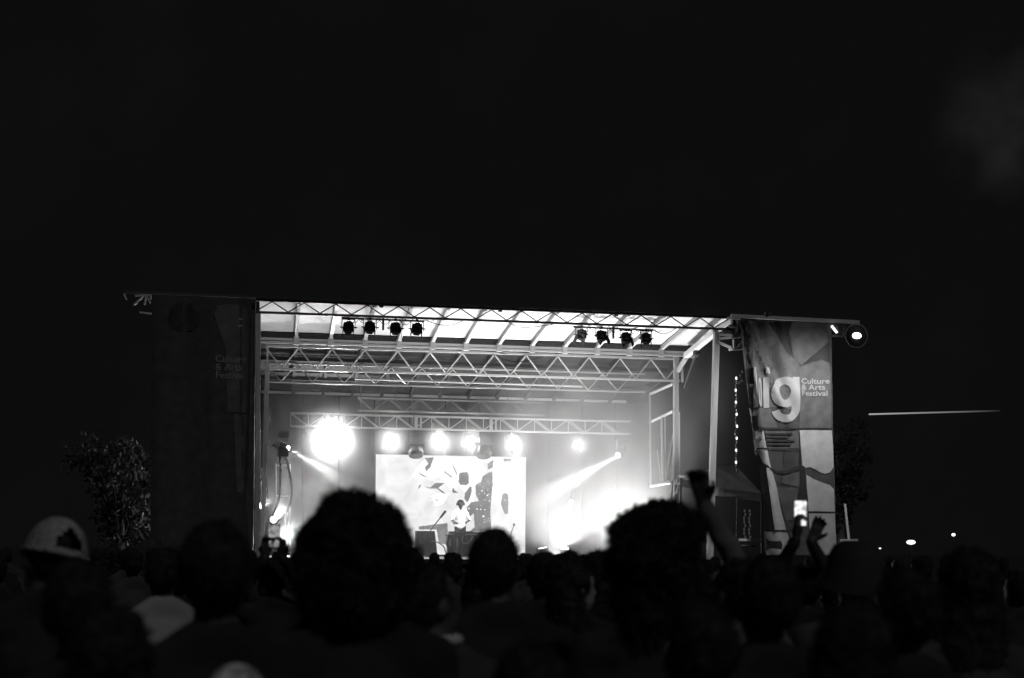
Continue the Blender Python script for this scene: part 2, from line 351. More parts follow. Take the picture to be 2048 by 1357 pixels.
# ------------------------------------------------------------------ stage lamps
def par_can(px, py, Y, label, tgt, size=.21, top=None, mlens=LENS_OFF, m=None):
    m = m or FLATK; p = P(px, py, Y); t = thing('stage_lamp', label, 'stage lamp', p, 'dark lamps hung along the front of the roof')
    A = look(p, tgt); X = A.to_3x3()
    ax = X @ Vector((0, 0, -1)); sx = X @ Vector((1, 0, 0)); up = X @ Vector((0, 1, 0)); s = size
    b = MB(); b.tube(p-ax*s*.6, p-ax*s*.3, s*.4, s*.6, 6); b.tube(p-ax*s*.3, p+ax*s*.55, s*.62, s*.58, 6); b.box(p, (s*1.05, s*.8, s*1.0)); b.build('housing', m, t)
    MB().tube(p+ax*s*.56, p+ax*s*.58, s*.48, s*.48, 12).build('lens', mlens, t)
    y = MB(); top_z = p.z+s*.95
    for sg in (-1, 1): y.box(p+Vector((sg*s*.72, 0, s*.32)), (s*.07, s*.14, s*1.1)); y.tube(p+Vector((sg*s*.5, 0, 0)), p+Vector((sg*s*.95, 0, 0)), s*.06)
    y.box((p.x, p.y, p.z+s*.86), (s*1.45, s*.14, s*.08)); y.build('yoke', m, t)
    MB().box((p.x, p.y, top_z), (s*.25, s*.3, s*.3)).build('clamp', m, t)
    for sg in (-1, 1):
        MB().box(p+ax*s*.72+sx*sg*s*.6, (s*.05, s*.6, s*.9), X).build('barn_door', m, t)
    MB().path([p+Vector((0, .05, s*.9)), p+Vector((s*.5, .06, s*.5)), p+Vector((s*.9, .05, s*1.2)), p+Vector((s*1.5, .03, s*.8)), p+Vector((s*2, 0, s*1.1))], .008).build('power_cable', CABLE, t)
    return t
lab = ['leftmost of the four black lamps on the left front pipe', 'second black lamp from the left on the left front pipe', 'third black lamp from the left on the left front pipe', 'rightmost of the four black lamps on the left front pipe']
for (px, py), l in zip(((697, 655), (740, 655), (791, 657), (834, 658)), lab):
    par_can(px, py, YF+.7, l, P(px+random.uniform(-20, 20), 780, YF+2.5), .24)
labr = ['tilted lit lamp at the left end of the right front pipe, showing its lens', 'second lamp on the right front pipe, turned sideways', 'third lamp on the right front pipe, tipped to the right', 'lamp hanging straight at the right end of the right front pipe']
for (px, py, dx), l in zip(((1163, 670, -50), (1203, 672, 60), (1252, 676, 40), (1292, 677, 5)), labr):
    t = par_can(px, py, YF+1.0, l, P(px+dx, 790, YF+2), .23, m=ALUD if dx == -50 else None)
    if dx == -50: lamp('SPOT', P(px, py, YF+1.0)+Vector((-.12, .12, -.16)), 6000, t, P(915, 1040, 44.6), 8, .4, .05)
for a, b, Y, l in (((683, 636), (849, 643), YF+.7, 'black pipe carrying four lamps under the left half of the front truss'), ((1147, 654), (1306, 661), YF+1.0, 'black pipe carrying four lamps under the right half of the front truss')):
    t = thing('lighting_pipe', l, 'pipe', P(*a, Y), 'black lighting pipes under the front truss')
    A, B = P(*a, Y), P(*b, Y); bar('pipe', A, B, .028, BLACKP, t); M_ = (A+B)/2
    bar('pipe', A+Vector((.75, -.1, .07)), B+Vector((-.9, -.1, .07)), .02, BLACKP, t)
    bar('drop_arm', M_+Vector((0, 0, -.28)), M_+Vector((0, 0, .06)), .028, BLACKP, t, True)
    for f in (.28, .72): q = A+(B-A)*f; bar('hanger', q, (q.x, YF+.1, zf0), .018, BLACKP, t)
    for k in range(7):
        q = A+(B-A)*(k+.6)/8; MB().path([q, q+Vector((.08, 0, -.08-.05*random.random())), q+Vector((.2, .02, -.12)), q+Vector((.3, 0, -.02))], .008).build('cable_loop', CABLE, t)
CT = Vector((2, -10, 3.5))
def wash(px, py, label, power, Y=YB-.35, size=.14, lens=LENS, tgt=None, kind='POINT'):
    p = P(px, py, Y); t = thing('stage_light', label, 'stage light', p, 'glowing lamps in the row under the long truss')
    b = MB(); b.tube(p+Vector((0, .32, 0)), p+Vector((0, .02, 0)), size*.7, size, 14); b.build('housing', BLACKP, t)
    MB().tube(p+Vector((0, .0, 0)), p+Vector((0, -.015, 0)), size*.86, size*.86, 16).build('lens', lens, t)
    y = MB()
    for sg in (-1, 1): y.box(p+Vector((sg*(size+.03), .15, .12)), (.025, .05, .4))
    y.box(p+Vector((0, .15, .32)), (size*2+.08, .06, .03)); y.box(p+Vector((0, .15, .38)), (.2, .16, .1)); y.build('yoke', BLACKP, t)
    lamp('SPOT', p+Vector((0, -.05, 0)), power, t, p+Vector((0, -3, -.3)), 165, .4, .05)
    return t
wash(663, 880, 'largest and brightest glowing lamp, at the left end of the lamp row', 1500, size=.42)
wash(782, 885, 'glowing lamp just above the left corner of the video wall', 170, size=.2)
wash(877, 886, 'glowing lamp above the middle of the video wall, left one of a close pair', 170, size=.21)
wash(940, 886, 'glowing lamp above the middle of the video wall, right one of a close pair', 150, size=.2)
wash(1026, 890, 'glowing lamp above the right corner of the video wall', 160, size=.2)
wash(1154, 891, 'small glowing lamp in the smoke right of the video wall', 60, size=.14)
def mover(px, py, Y, label, tgt=None, power=0, angle=14, lens=LENS, size=.12, hang=True, blend=.5):
    p = P(px, py, Y); t = thing('moving_head_light', label, 'stage light', p, 'moving head lamps around the stage')
    tg = Vector(tgt) if tgt is not None else p+Vector((0, -.4, -1)); A = look(p, tg); X = A.to_3x3(); ax = X @ Vector((0, 0, -1))
    b = MB(); b.tube(p-ax*.36, p-ax*.1, size*.75, size*1.15, 12); b.tube(p-ax*.1, p-ax*.01, size*1.15, size, 12); b.build('head', BLACKP, t)
    MB().tube(p-ax*.008, p+ax*.004, size*.85, size*.85, 14).build('lens', lens, t)
    y = MB(); c = p-ax*.2; sg = 1 if hang else -1
    for k in (-1, 1): y.box(c+Vector((k*(size*1.35), 0, sg*.1)), (.04, .09, .3))
    y.box(c+Vector((0, 0, sg*.26)), (size*3, .12, .06)); y.build('yoke', BLACKP, t)
    MB().box(c+Vector((0, 0, sg*.36)), (.32, .22, .14)).build('base', BLACKP, t)
    if power: lamp('SPOT', p+ax*.02, power, t, p+ax*3, angle, blend, .04)
    return t
mover(832, 913, YB-.6, 'dark unlit moving head hanging in front of the upper left of the video wall', size=.23, lens=LENS_OFF)
mover(968, 914, YB-.6, 'dark unlit moving head hanging in front of the upper right of the video wall', size=.23, lens=LENS_OFF)
mover(576, 897, 42.5, 'lit moving head near the left post throwing a beam down to the right', P(690, 965, 41.0), 11000, 11, LENS_S, .085)
mover(524, 1012, 42.0, 'lit lamp at the foot of the left posts aimed up to the right', P(600, 940, 38), 900, 34, LENS_S, .11, False)
mover(547, 1040, 42.6, 'lit lamp between the hanging cables and the phone, aimed up to the right', P(640, 940, 38), 900, 34, LENS_S, .11, False)
mover(575, 1075, 43.0, 'small lit lamp low beside the large head of curly hair', P(560, 980, 36), 500, 60, LENS_S, .08, False)
mover(1236, 911, 44.5, 'lit moving head in the smoke at right throwing a beam down to the left', P(1140, 965, 43), 6000, 11, LENS_S, .1)
mover(1143, 1003, 45.0, 'lit moving head in the densest smoke with its beam falling to the floor', P(1105, 1110, 44.2), 9000, 24, LENS_S, .06)
# unseen floor lamps added to brighten ceiling, trusses, left post and smoke
def added_uplight(x, y, tgt, power, label, ang=70):
    p = Vector((x, y, DZ+.3)); t = thing('added_fill_light', label, 'stage light', (x, y, DZ), 'unseen fill lamps added on the stage floor')
    b = MB(); A = look(p, tgt); ax = A.to_3x3() @ Vector((0, 0, -1)); b.tube(p-ax*.25, p, .1, .14, 12); b.build('housing', BLACKP, t)
    MB().tube(p+ax*.002, p+ax*.01, .12, .12, 12).build('lens', LENS_S, t)
    MB().box((x, y, DZ+.03), (.34, .3, .06)).box((x-.17, y, DZ+.17), (.03, .08, .26)).box((x+.17, y, DZ+.17), (.03, .08, .26)).build('base', BLACKP, t)
    lamp('SPOT', p+ax*.03, power, t, tgt, ang, .6, .1)
added_uplight(2.6, 39.0, (2.6, 39.9, 8), 600, 'added fill lamp on the stage behind the large head of curly hair', 74)
added_uplight(1.2, 37.6, (.2, 38.0, 8), 260, 'added fill lamp on the stage close to the left corner post', 80)
added_uplight(6.3, 39.0, (6.3, 39.9, 8), 1700, 'added fill lamp on the stage in front of the equipment table', 78)
added_uplight(9.6, 39.4, (9.3, 40.1, 8), 2600, 'added fill lamp on the stage behind the big lumpy mass of curls', 100)
added_uplight(P(1290, 1090, 43.5).x, 43.5, (8.3, 42.6, 7), 1700, 'added fill lamp at the right end of the stage buried in smoke', 140)
added_uplight(P(1130, 1090, 44.6).x, 44.6, (9.4, 43.0, 8), 1100, 'added fill lamp at the back right of the stage in the smoke', 140)
added_uplight(P(1085, 1090, 42.6).x, 42.6, (7.2, 42.9, 6), 450, 'added fill lamp right of the screen low in the smoke', 150)

# light stand frames low at left
t = thing('light_stand', 'slim light stand of upright poles at the left edge of the stage', 'stand', P(522, 1100, 42))
for px, y0, y1, r in ((521.5, 962, 1115, .013), (510, 1020, 1110, .01), (490, 992, 1055, .008)): bar('pole', P(px, y1, 42), P(px+.5, y0, 42), r, ALU, t)
t = thing('goalpost_frame', 'pale upright frame behind the two hanging cables', 'frame', P(552, 1110, 43.4))
for a, b, r in (((552, 1110), (552, 928), .025), ((580, 1110), (580, 928), .025), ((552, 932), (580, 932), .035), ((552, 992), (582, 993), .02), ((574, 1020), (573, 1100), .02)): bar('frame_tube', P(*a, 43.4), P(*b, 43.4), r, ALU, t)
def curve_pts(pts, n=8):
    o = []
    for i in range(len(pts)-1):
        p0 = pts[max(i-1, 0)]; p1 = pts[i]; p2 = pts[i+1]; p3 = pts[min(i+2, len(pts)-1)]
        for k in range(n):
            u = k/n; o.append(tuple(.5*((2*b)+(-a+c)*u+(2*a-5*b+4*c-d)*u*u+(-a+3*b-3*c+d)*u**3) for a, b, c, d in zip(p0, p1, p2, p3)))
    return o+[pts[-1]]
for pts, r, l in (([(560, 905), (561, 950), (560, 985), (553, 1015), (544, 1034)], .028, 'thinner black cable of the two curving down by the left post'),
                  ([(568, 905), (577, 935), (583, 970), (582, 1000), (575, 1020), (560, 1040), (548, 1050)], .034, 'thicker black cable bowed to the right beside the left post')):
    b = MB(); b.path([P(x, y, 41.9) for x, y in curve_pts(pts)], r, 8)
    b.build('hanging_cable', CABLE, None, True, label=l, category='cable', group='cables curving down at the left of the stage')
t = thing('cable_bracket', 'shiny little clamp and cable tangle sticking out of the left inner post', 'clamp', P(545, 893, 41.4))
b = MB().path([P(x, y, 41.4) for x, y in ((533, 897), (538, 894), (544, 893), (549, 888), (553, 885), (558, 884))], .02); b.build('clamp_arm', CHROME, t)
MB().path([P(x, y, 41.4) for x, y in ((544, 893), (548, 890), (556, 897), (562, 893), (569, 898))], .03).box(P(566, 905, 41.5), (.3, .2, .25)).build('cable_tangle', CABLE, t)
for i, (pts, Y, l) in enumerate((([(850, 641), (880, 650), (905, 650), (930, 640)], YF+.2, 'thin black cable sagging right of the left front pipe'), ([(1010, 640), (1040, 655), (1085, 652), (1125, 646)], YF+.25, 'thin black cable sagging left of the right front pipe'),
        ([(596, 692), (625, 704), (660, 700), (700, 706), (726, 697)], YM-.1, 'dark cable drooping along the left of the middle truss'), ([(985, 709), (1030, 724), (1085, 715)], YM-.1, 'dark cable drooping from the centre of the middle truss'), ([(1306, 661), (1330, 668), (1360, 652)], YF+.3, 'thin black cable right of the right front pipe'))):
    b = MB(); b.path([P(x, y, Y) for x, y in curve_pts(pts)], .011, 5); b.build('power_cable', CABLE, None, True, label=l, category='cable', group='cables sagging under the roof')
# ------------------------------------------------------------------ video wall
YS = 46.9
def screen_mat(name, a, b, sc=1.2):
    m = bpy.data.materials.new(name); m.use_nodes = True; t = m.node_tree; t.nodes.clear()
    o = t.nodes.new('ShaderNodeOutputMaterial'); e = t.nodes.new('ShaderNodeEmission'); n_ = t.nodes.new('ShaderNodeTexNoise'); r = t.nodes.new('ShaderNodeMapRange'); c = t.nodes.new('ShaderNodeTexCoord')
    n_.inputs['Scale'].default_value = sc; n_.inputs['Detail'].default_value = 5; n_.inputs['Distortion'].default_value = .6
    r.inputs['From Min'].default_value = .35; r.inputs['From Max'].default_value = .65; r.inputs['To Min'].default_value = a; r.inputs['To Max'].default_value = b
    t.links.new(c.outputs['Object'], n_.inputs['Vector']); t.links.new(n_.outputs['Fac'], r.inputs['Value']); t.links.new(r.outputs['Result'], e.inputs['Strength']); t.links.new(e.outputs[0], o.inputs[0]); return m
SCR = screen_mat('screen_pale_picture', .74, .95, 1.6); SCR_W = screen_mat('screen_white_picture', .85, 1.2); SCR_G = screen_mat('screen_grey_picture', .16, .25, 3)
vw = thing('video_wall', 'large bright video wall at the back of the stage showing pale and grey shapes', 'screen', P(900, 1111, YS))
p0 = P(752, 909, YS); p1 = P(1050, 1111, YS)
MB().box(((p0.x+p1.x)/2, YS+.08, (p0.z+p1.z)/2), (p1.x-p0.x+.06, .12, p0.z-p1.z+.06)).build('cabinet', BLACKP, vw)
MB().box(((p0.x+p1.x)/2, YS, (p0.z+p1.z)/2), (p1.x-p0.x, .03, p0.z-p1.z)).build('screen', SCR, vw)
def poly(pts, Y, off=0):
    if len(pts) < 3: return None
    vs = [P(x, y, Y) for x, y in pts]; return vs
def dens(pts, step=9):
    o = []
    for a, b in zip(pts, pts[1:]+pts[:1]):
        n_ = max(1, int(math.dist(a, b)/step)); o += [(a[0]+(b[0]-a[0])*k/n_, a[1]+(b[1]-a[1])*k/n_) for k in range(n_)]
    return o
def flat(name, polys, m, parent, Y, **kw):
    b = MB()
    for pts in polys:
        v2 = [Vector((P(x, y, Y).x, P(x, y, Y).z)) for x, y in pts]
        r = delaunay_2d_cdt(v2, [], [list(range(len(v2)))], 1, 1e-5)
        b.add([(v.x, Y, v.y) for v in r[0]], r[2])
    return b.build(name, m, parent, **kw)
def blob(cx, cy, rx, ry, n=26, j=.12, rot=0, seed=0):
    rd = random.Random(seed+int(cx*7+cy)); o = []
    for i in range(n):
        a = 2*PI*i/n; k = 1+rd.uniform(-j, j); x = rx*k*math.copysign(abs(math.cos(a))**.8, math.cos(a)); y = ry*k*math.copysign(abs(math.sin(a))**.8, math.sin(a))
        o.append((cx+x*math.cos(rot)-y*math.sin(rot), cy+x*math.sin(rot)+y*math.cos(rot)))
    return o
def C7(pts): return [(720+x*360/1954, 880+y*250/1357) for x, y in pts]      # corners read off an enlarged crop
whites = [C7([(800, 185), (1180, 190), (1290, 215), (1380, 330), (1330, 420), (1250, 480), (1240, 640), (1180, 660), (1130, 560), (1070, 500), (960, 600), (900, 700), (810, 720), (780, 610), (900, 560), (790, 450), (560, 400), (620, 300), (700, 210)]),
          C7([(1440, 240), (1780, 260), (1780, 1040), (1640, 990), (1430, 960), (1420, 700), (1435, 400)])]
flat('screen_image', whites, SCR_W, vw, YS-.02, label='white areas of the picture on the screen')
greys = [C7([(1085, 360), (1160, 350), (1180, 380), (1180, 470), (1160, 492), (1090, 490), (1072, 460), (1075, 390)]),
         C7([(1190, 505), (1215, 510), (1210, 580), (1190, 640), (1160, 680), (1135, 640), (1140, 580), (1170, 540)]),
         C7([(1330, 400), (1400, 355), (1435, 345), (1440, 480), (1425, 640), (1415, 780), (1425, 985), (1180, 1000), (1245, 950), (1235, 800), (1200, 830), (1160, 810), (1165, 730), (1210, 680), (1290, 665), (1260, 590), (1255, 490), (1320, 460)]),
         C7([(1545, 590), (1575, 575), (1608, 600), (1612, 700), (1605, 800), (1575, 812), (1550, 760), (1530, 700)]),
         C7([(1385, 260), (1445, 220), (1445, 300), (1385, 325)]),
         C7([(640, 940), (950, 905), (955, 1130), (860, 1130), (830, 975), (640, 975)]),
         C7([(1000, 270), (1015, 280), (1060, 380), (1050, 385)]), C7([(700, 200), (800, 190), (760, 300), (720, 345), (705, 300), (745, 260)]),
         C7([(630, 530), (650, 485), (665, 490), (640, 530)]), C7([(700, 505), (760, 520), (820, 470), (920, 470), (850, 520), (935, 585), (900, 580), (830, 530), (750, 530)]),
         C7([(1000, 560), (1010, 515), (1030, 550), (1070, 575), (1020, 580)]), C7([(640, 340), (660, 370), (725, 400), (715, 405), (650, 380)]), C7([(800, 640), (850, 655), (840, 662)]),
         C7([(1000, 885), (1090, 935), (1080, 950), (1010, 915)]), C7([(1560, 205), (1640, 205), (1640, 232), (1560, 235)]), C7([(920, 340), (1000, 400), (995, 410), (915, 355)])]
greys = [[(x+random.uniform(-.5, .5), y+random.uniform(-.5, .5)) for x, y in dens(g_, 2.2)] for g_ in greys]
flat('screen_image', greys, SCR_G, vw, YS-.026, label='grey blots of the picture on the screen')
rd = random.Random(4); dots = []
for x, y, r in ((1340, 830, 13), (1182, 745, 9), (1270, 752, 9), (1310, 755, 9), (1355, 758, 8), (1405, 665, 7), (1325, 555, 8), (1380, 605, 7), (1350, 895, 6), (1385, 600, 6), (1575, 655, 6), (1400, 590, 5), (1350, 870, 5)):
    dots.append(C7(blob(x, y, r, r, 8, .1)))
for k in range(26): dots.append(C7(blob(rd.uniform(1270, 1420), rd.uniform(430, 960), 4, 4, 6, .2)))
for k in range(16): dots.append(C7(blob(rd.uniform(700, 1060), rd.uniform(430, 720), rd.uniform(6, 22), rd.uniform(2, 5), 8, .3, rd.uniform(-.6, .6))))
flat('screen_image', dots, SCR_W, vw, YS-.032, label='white specks in the picture on the screen')
for x in (p0.x+.3, p1.x-.3): bar('leg', (x, YS+.1, DZ), (x, YS+.1, p1.z+.01), .05, ALUD, vw, True)
# ------------------------------------------------------------------ banners
def inside(p, poly_):
    x, y = p; c = False; n_ = len(poly_)
    for i in range(n_):
        x0, y0 = poly_[i]; x1_, y1_ = poly_[i-1]
        if (y0 > y) != (y1_ > y) and x < (x1_-x0)*(y-y0)/(y1_-y0)+x0: c = not c
    return c
def cloth(name, pts, m, parent, fn, layer, step=9, **kw):
    pts = dens(pts, step); xs_ = [p[0] for p in pts]; ys_ = [p[1] for p in pts]; ins = []
    x = min(xs_)+step/2
    while x < max(xs_):
        y = min(ys_)+step/2
        while y < max(ys_):
            if inside((x, y), pts): ins.append((x+random.uniform(-1, 1), y+random.uniform(-1, 1)))
            y += step
        x += step
    r = delaunay_2d_cdt([Vector(p) for p in pts+ins], [], [list(range(len(pts)))], 1, 1e-5)
    b = MB().add([fn(v.x, v.y, layer) for v in r[0]], r[2]); return b.build(name, m, parent, True, **kw)
def text_mesh(txt, bold=.02):
    c = bpy.data.curves.new('t', 'FONT'); c.body = txt; c.offset = bold; c.resolution_u = 4; c.space_line = .82
    o = bpy.data.objects.new('t', c); C.objects.link(o); dg = bpy.context.evaluated_depsgraph_get(); me = bpy.data.meshes.new_from_object(o.evaluated_get(dg))
    vs = [v.co.copy() for v in me.vertices]; fs = [tuple(p.vertices) for p in me.polygons]
    bpy.data.objects.remove(o); bpy.data.curves.remove(c); bpy.data.meshes.remove(me); return vs, fs
def print_text(txt, box, m, parent, fn, layer, bold=.02, shear=0, **kw):
    vs, fs = text_mesh(txt, bold); x0 = min(v.x for v in vs); x1 = max(v.x for v in vs); y0 = min(v.y for v in vs); y1 = max(v.y for v in vs)
    bx0, by0, bx1, by1 = box; q = []
    for v in vs:
        u = (v.x-x0)/(x1-x0); t_ = (y1-v.y)/(y1-y0); q.append(fn(bx0+(bx1-bx0)*u+shear*t_, by0+(by1-by0)*t_, layer))
    return MB().add(q, fs).build('lettering', m, parent, **kw)
def fold(px, py, cx, wd, amp): return amp*math.exp(-((px-cx)/wd)**2)
def BR(px, py, layer):
    t_ = (py-645)/465
    y = .05*math.sin((px-1480-60*t_)*.06)*(.4+t_) + .012*math.sin(px*.15+py*.012) + fold(px, py, 1490+t_*70, 7, -.16)*(1-.4*t_) + fold(px, py, 1487+t_*50, 6, .15) + fold(px, py, 1545+t_*20, 8, .08)*max(0, 1-2*t_)
    u_ = px-1492-(py-645)*.42; f_ = max(0, min(1, (900-py)/120)); y += f_*(-.13*math.exp(-(u_/7)**2)+.10*math.exp(-((u_-19)/9)**2)-.06*math.exp(-((u_-42)/10)**2)); u2 = px-1560-(py-645)*.35; y += -.05*math.exp(-(u2/5)**2)*max(0, 1-(py-645)/150)
    p = P(px, py, YF-.42); return p+Vector((0, y-.008*layer, 0))
Q4 = lambda L: [(1400+x/4.5225, 600+y/4.5225) for x, y in L]
Q6 = lambda L: [(1440+x/5.655, 900+y/5.655) for x, y in L]
rb = thing('festival_banner', 'tall festival banner right of the stage with big pale letters, creased along its left side', 'banner', P(1600, 1112, YF-.42), 'tall banners hung at both sides of the stage')
cloth('banner_cloth', [(1481, 640), (1662, 647), (1664, 760), (1667, 900), (1672, 1000), (1674, 1112), (1533, 1110), (1531, 1063), (1546, 1058), (1527, 995), (1522, 935), (1511, 900), (1508, 859), (1497, 781), (1488, 724)], BAN_D, rb, BR, 0, 6)
def pr(pts, m, layer, q=None): cloth('printed_shape', q(pts) if q else pts, m, rb, BR, layer, 6)
pr([(385, 215), (430, 240), (620, 235), (680, 300), (740, 420), (800, 500), (880, 560), (900, 600), (890, 1000), (760, 980), (560, 960), (500, 780), (440, 560), (405, 400)], BAN_M, 1, Q4)
pr([(815, 290), (850, 255), (1080, 250), (1140, 300), (1150, 380), (1050, 480), (920, 590), (850, 540), (830, 480)], BAN_M, 2, Q4)
pr([(600, 200), (830, 205), (800, 300), (810, 400), (835, 490), (790, 490), (740, 400), (690, 300)], BAN_K, 3, Q4)
pr([(905, 600), (1165, 385), (1175, 570), (1100, 540), (1000, 560)], BAN_K, 3, Q4)
pr([(890, 612), (1000, 572), (1100, 547), (1165, 575), (1178, 690), (1188, 1158), (900, 1158), (895, 900)], BAN_M, 2, Q4)
pr([(445, 980), (560, 980), (640, 985), (700, 1155), (495, 1155)], BAN_M, 2, Q4)
pr([(495, 1185), (565, 1190), (600, 1357), (515, 1357)], BAN_L, 2, Q4)
pr([(490, 1158), (1195, 1164), (1195, 1176), (490, 1169)], BAN_K, 5, Q4)
pr([(590, 1190), (884, 1190), (890, 1345), (625, 1345)], BAN_M, 2, Q4)
pr([(1597, 861), (1663.5, 861), (1666, 900), (1667, 935), (1661, 945), (1652, 948), (1643, 946), (1631, 940), (1620, 935), (1611, 936), (1603, 932), (1600, 900)], BAN_L, 3)
pr([(970, 285), (1050, 330), (1250, 400), (1290, 450), (1300, 700), (990, 695), (975, 500)], BAN_L, 3, Q6)
pr([(990, 715), (1300, 715), (1322, 1050), (1322, 1190), (1100, 1190), (1000, 900)], BAN_L, 3, Q6)
pr([(430, 0), (530, 0), (565, 160), (640, 400), (700, 700), (750, 905), (612, 905), (580, 700), (540, 400), (515, 230)], BAN_L, 3, Q6)
pr([(490, 150), (560, 200), (650, 240), (760, 240), (830, 190), (930, 180), (950, 200), (985, 560), (982, 700), (840, 700), (860, 575), (890, 400), (895, 230), (760, 270), (680, 270), (560, 225), (512, 195), (520, 300), (560, 560), (605, 905), (560, 905), (520, 600), (490, 330)], BAN_K, 4, Q6)
pr([(515, 925), (760, 930), (835, 1165), (700, 1190), (540, 1190), (530, 1150), (580, 1110), (640, 1115), (690, 1130), (710, 1080), (690, 1030), (640, 1035), (560, 1030), (540, 1000)], BAN_L, 3, Q6)
pr([(560, 1030), (640, 1035), (690, 1030), (710, 1080), (690, 1130), (640, 1115), (580, 1110), (535, 1120), (538, 1040)], BAN_K, 4, Q6)
pr([(780, 935), (880, 940), (960, 1010), (985, 1190), (860, 1190)], BAN_M, 3, Q6)
pr([(608, 905), (900, 915), (900, 926), (520, 922), (520, 912)], BAN_K, 5, Q6); pr([(985, 700), (1303, 700), (1303, 711), (985, 711)], BAN_K, 5, Q6)
pr([(720, 300), (890, 230), (880, 420), (700, 380)], BAN_M, 2, Q6); pr([(640, 420), (870, 440), (840, 800), (750, 800)], BAN_M, 2, Q6)
pr([(1595.5, 860), (1597.5, 860), (1600, 934), (1598, 934)], BAN_K, 5); pr([(1516, 896), (1596, 899), (1596, 901), (1516, 898.5)], BAN_K, 5); pr([(1567, 901), (1568, 901), (1569, 930), (1568, 930)], BAN_K, 5)
def q4b(a, b, c, d): return (1400+a/4.5225, 600+b/4.5225, 1400+c/4.5225, 600+d/4.5225)
def ribbon(parts, **kw):
    b = MB()
    for pts, wd in parts:
        pts = Q4(pts); n0 = len(b.v)
        for i, p in enumerate(pts):
            a = pts[max(i-1, 0)]; c_ = pts[min(i+1, len(pts)-1)]; dx, dy = c_[0]-a[0], c_[1]-a[1]; L_ = math.hypot(dx, dy) or 1; nx, ny = -dy/L_, dx/L_
            for k in (-1, -.33, .33, 1): b.v.append(BR(p[0]+nx*wd*k/9.045, p[1]+ny*wd*k/9.045, 6))
        for i in range(len(pts)-1):
            for k in range(3): q_ = n0+i*4+k; b.f.append((q_, q_+1, q_+5, q_+4))
    return b.build('lettering', BAN_W, rb, True, **kw)
def arc(cx, cy, rx, ry, a0, a1, n_=28): return [(cx+rx*math.cos(a0+(a1-a0)*i/n_), cy+ry*math.sin(a0+(a1-a0)*i/n_)) for i in range(n_+1)]
def line(x0, y0, x1_, y1_, n_=14): return [(x0+(x1_-x0)*i/n_, y0+(y1_-y0)*i/n_) for i in range(n_+1)]
ribbon([(line(486, 612, 500, 975), 26), (arc(535, 840, 14, 125, -PI, PI), 16)], label='narrow letter b squeezed by the crease')
ribbon([(line(592, 705, 600, 978), 52), (line(583, 645, 615, 645, 4), 56)], label='letter i')
ribbon([(arc(762, 838, 88, 104, -PI, PI, 36), 70), (line(858, 702, 860, 985)+arc(768, 985, 92, 92, 0, PI*.93, 20)[1:], 66)], label='large letter g')
print_text('Culture\n& Arts\nFestival', q4b(908, 712, 1165, 872), BAN_W, rb, BR, 6, .015)
for k in range(4): pr([(1530, 866+k*7.2), (1582-[0, 6, -4, 2][k], 867+k*7.2), (1582-[0, 6, -4, 2][k], 870.5+k*7.2), (1531, 869.5+k*7.2)], BAN_K, 6)
def BL(px, py, layer):
    p = P(px, py, YF-.5); return p+Vector((0, .05*math.sin(px*.07)+.03*math.sin(px*.17+1)-.006*layer, 0))
lb = thing('festival_banner', 'tall festival banner left of the stage, almost lost in darkness', 'banner', P(400, 1085, YF-.5), 'tall banners hung at both sides of the stage')
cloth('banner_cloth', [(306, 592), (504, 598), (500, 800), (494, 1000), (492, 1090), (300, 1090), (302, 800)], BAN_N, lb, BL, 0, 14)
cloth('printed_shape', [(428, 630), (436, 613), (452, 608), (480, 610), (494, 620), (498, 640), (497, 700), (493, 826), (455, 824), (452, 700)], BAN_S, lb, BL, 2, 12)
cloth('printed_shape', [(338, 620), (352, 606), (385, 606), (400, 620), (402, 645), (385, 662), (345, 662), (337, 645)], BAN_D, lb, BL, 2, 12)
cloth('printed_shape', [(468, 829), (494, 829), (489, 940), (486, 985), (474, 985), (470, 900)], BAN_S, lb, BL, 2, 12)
print_text('Culture\n& Arts\nFestival', (431, 711, 493, 758), BAN_W, lb, BL, 4, .012)
# floodlight on the right arm tip
t = thing('floodlight', 'round floodlight glaring at the tip of the right banner arm', 'floodlight', P(1713, 672, YF-3.0))
p = P(1713, 672, YF-3.0)
MB().tube(p+Vector((0, .3, 0)), p+Vector((0, .02, 0)), .12, .3, 18).build('reflector_housing', BLACKP, t, True)
halo_ring = MB()
for i in range(24):
    a, b = 2*PI*i/24, 2*PI*(i+1)/24; halo_ring.tube(p+Vector((math.cos(a)*.3, 0, math.sin(a)*.3)), p+Vector((math.cos(b)*.3, 0, math.sin(b)*.3)), .012)
halo_ring.build('glare_halo_ring', ALUD, t)  # ring shaped after the glare halo round the lamp
MB().ell(p+Vector((0, -.02, 0)), (.115, .05, .075)).build('bulb', LENS_S, t, True)
bar('bracket', P(1700, 655, YF-.35), p+Vector((0, .15, 0)), .03, ALUD, t); lamp('SPOT', p+Vector((-.42, .3, -.2)), 560, t, P(1600, 930, YF-.4), 150, .8, .08)
t = thing('tube_light', 'short bright tube light slanting beside the upper right corner of the right banner', 'lamp', P(1668, 660, YF-.5))
bar('tube', P(1663, 652, YF-.5), P(1674, 666, YF-.5), .035, SMALL_GLOW, t); bar('holder', P(1676, 651, YF-.4), P(1680, 668, YF-.4), .05, BLACKP, t, True)
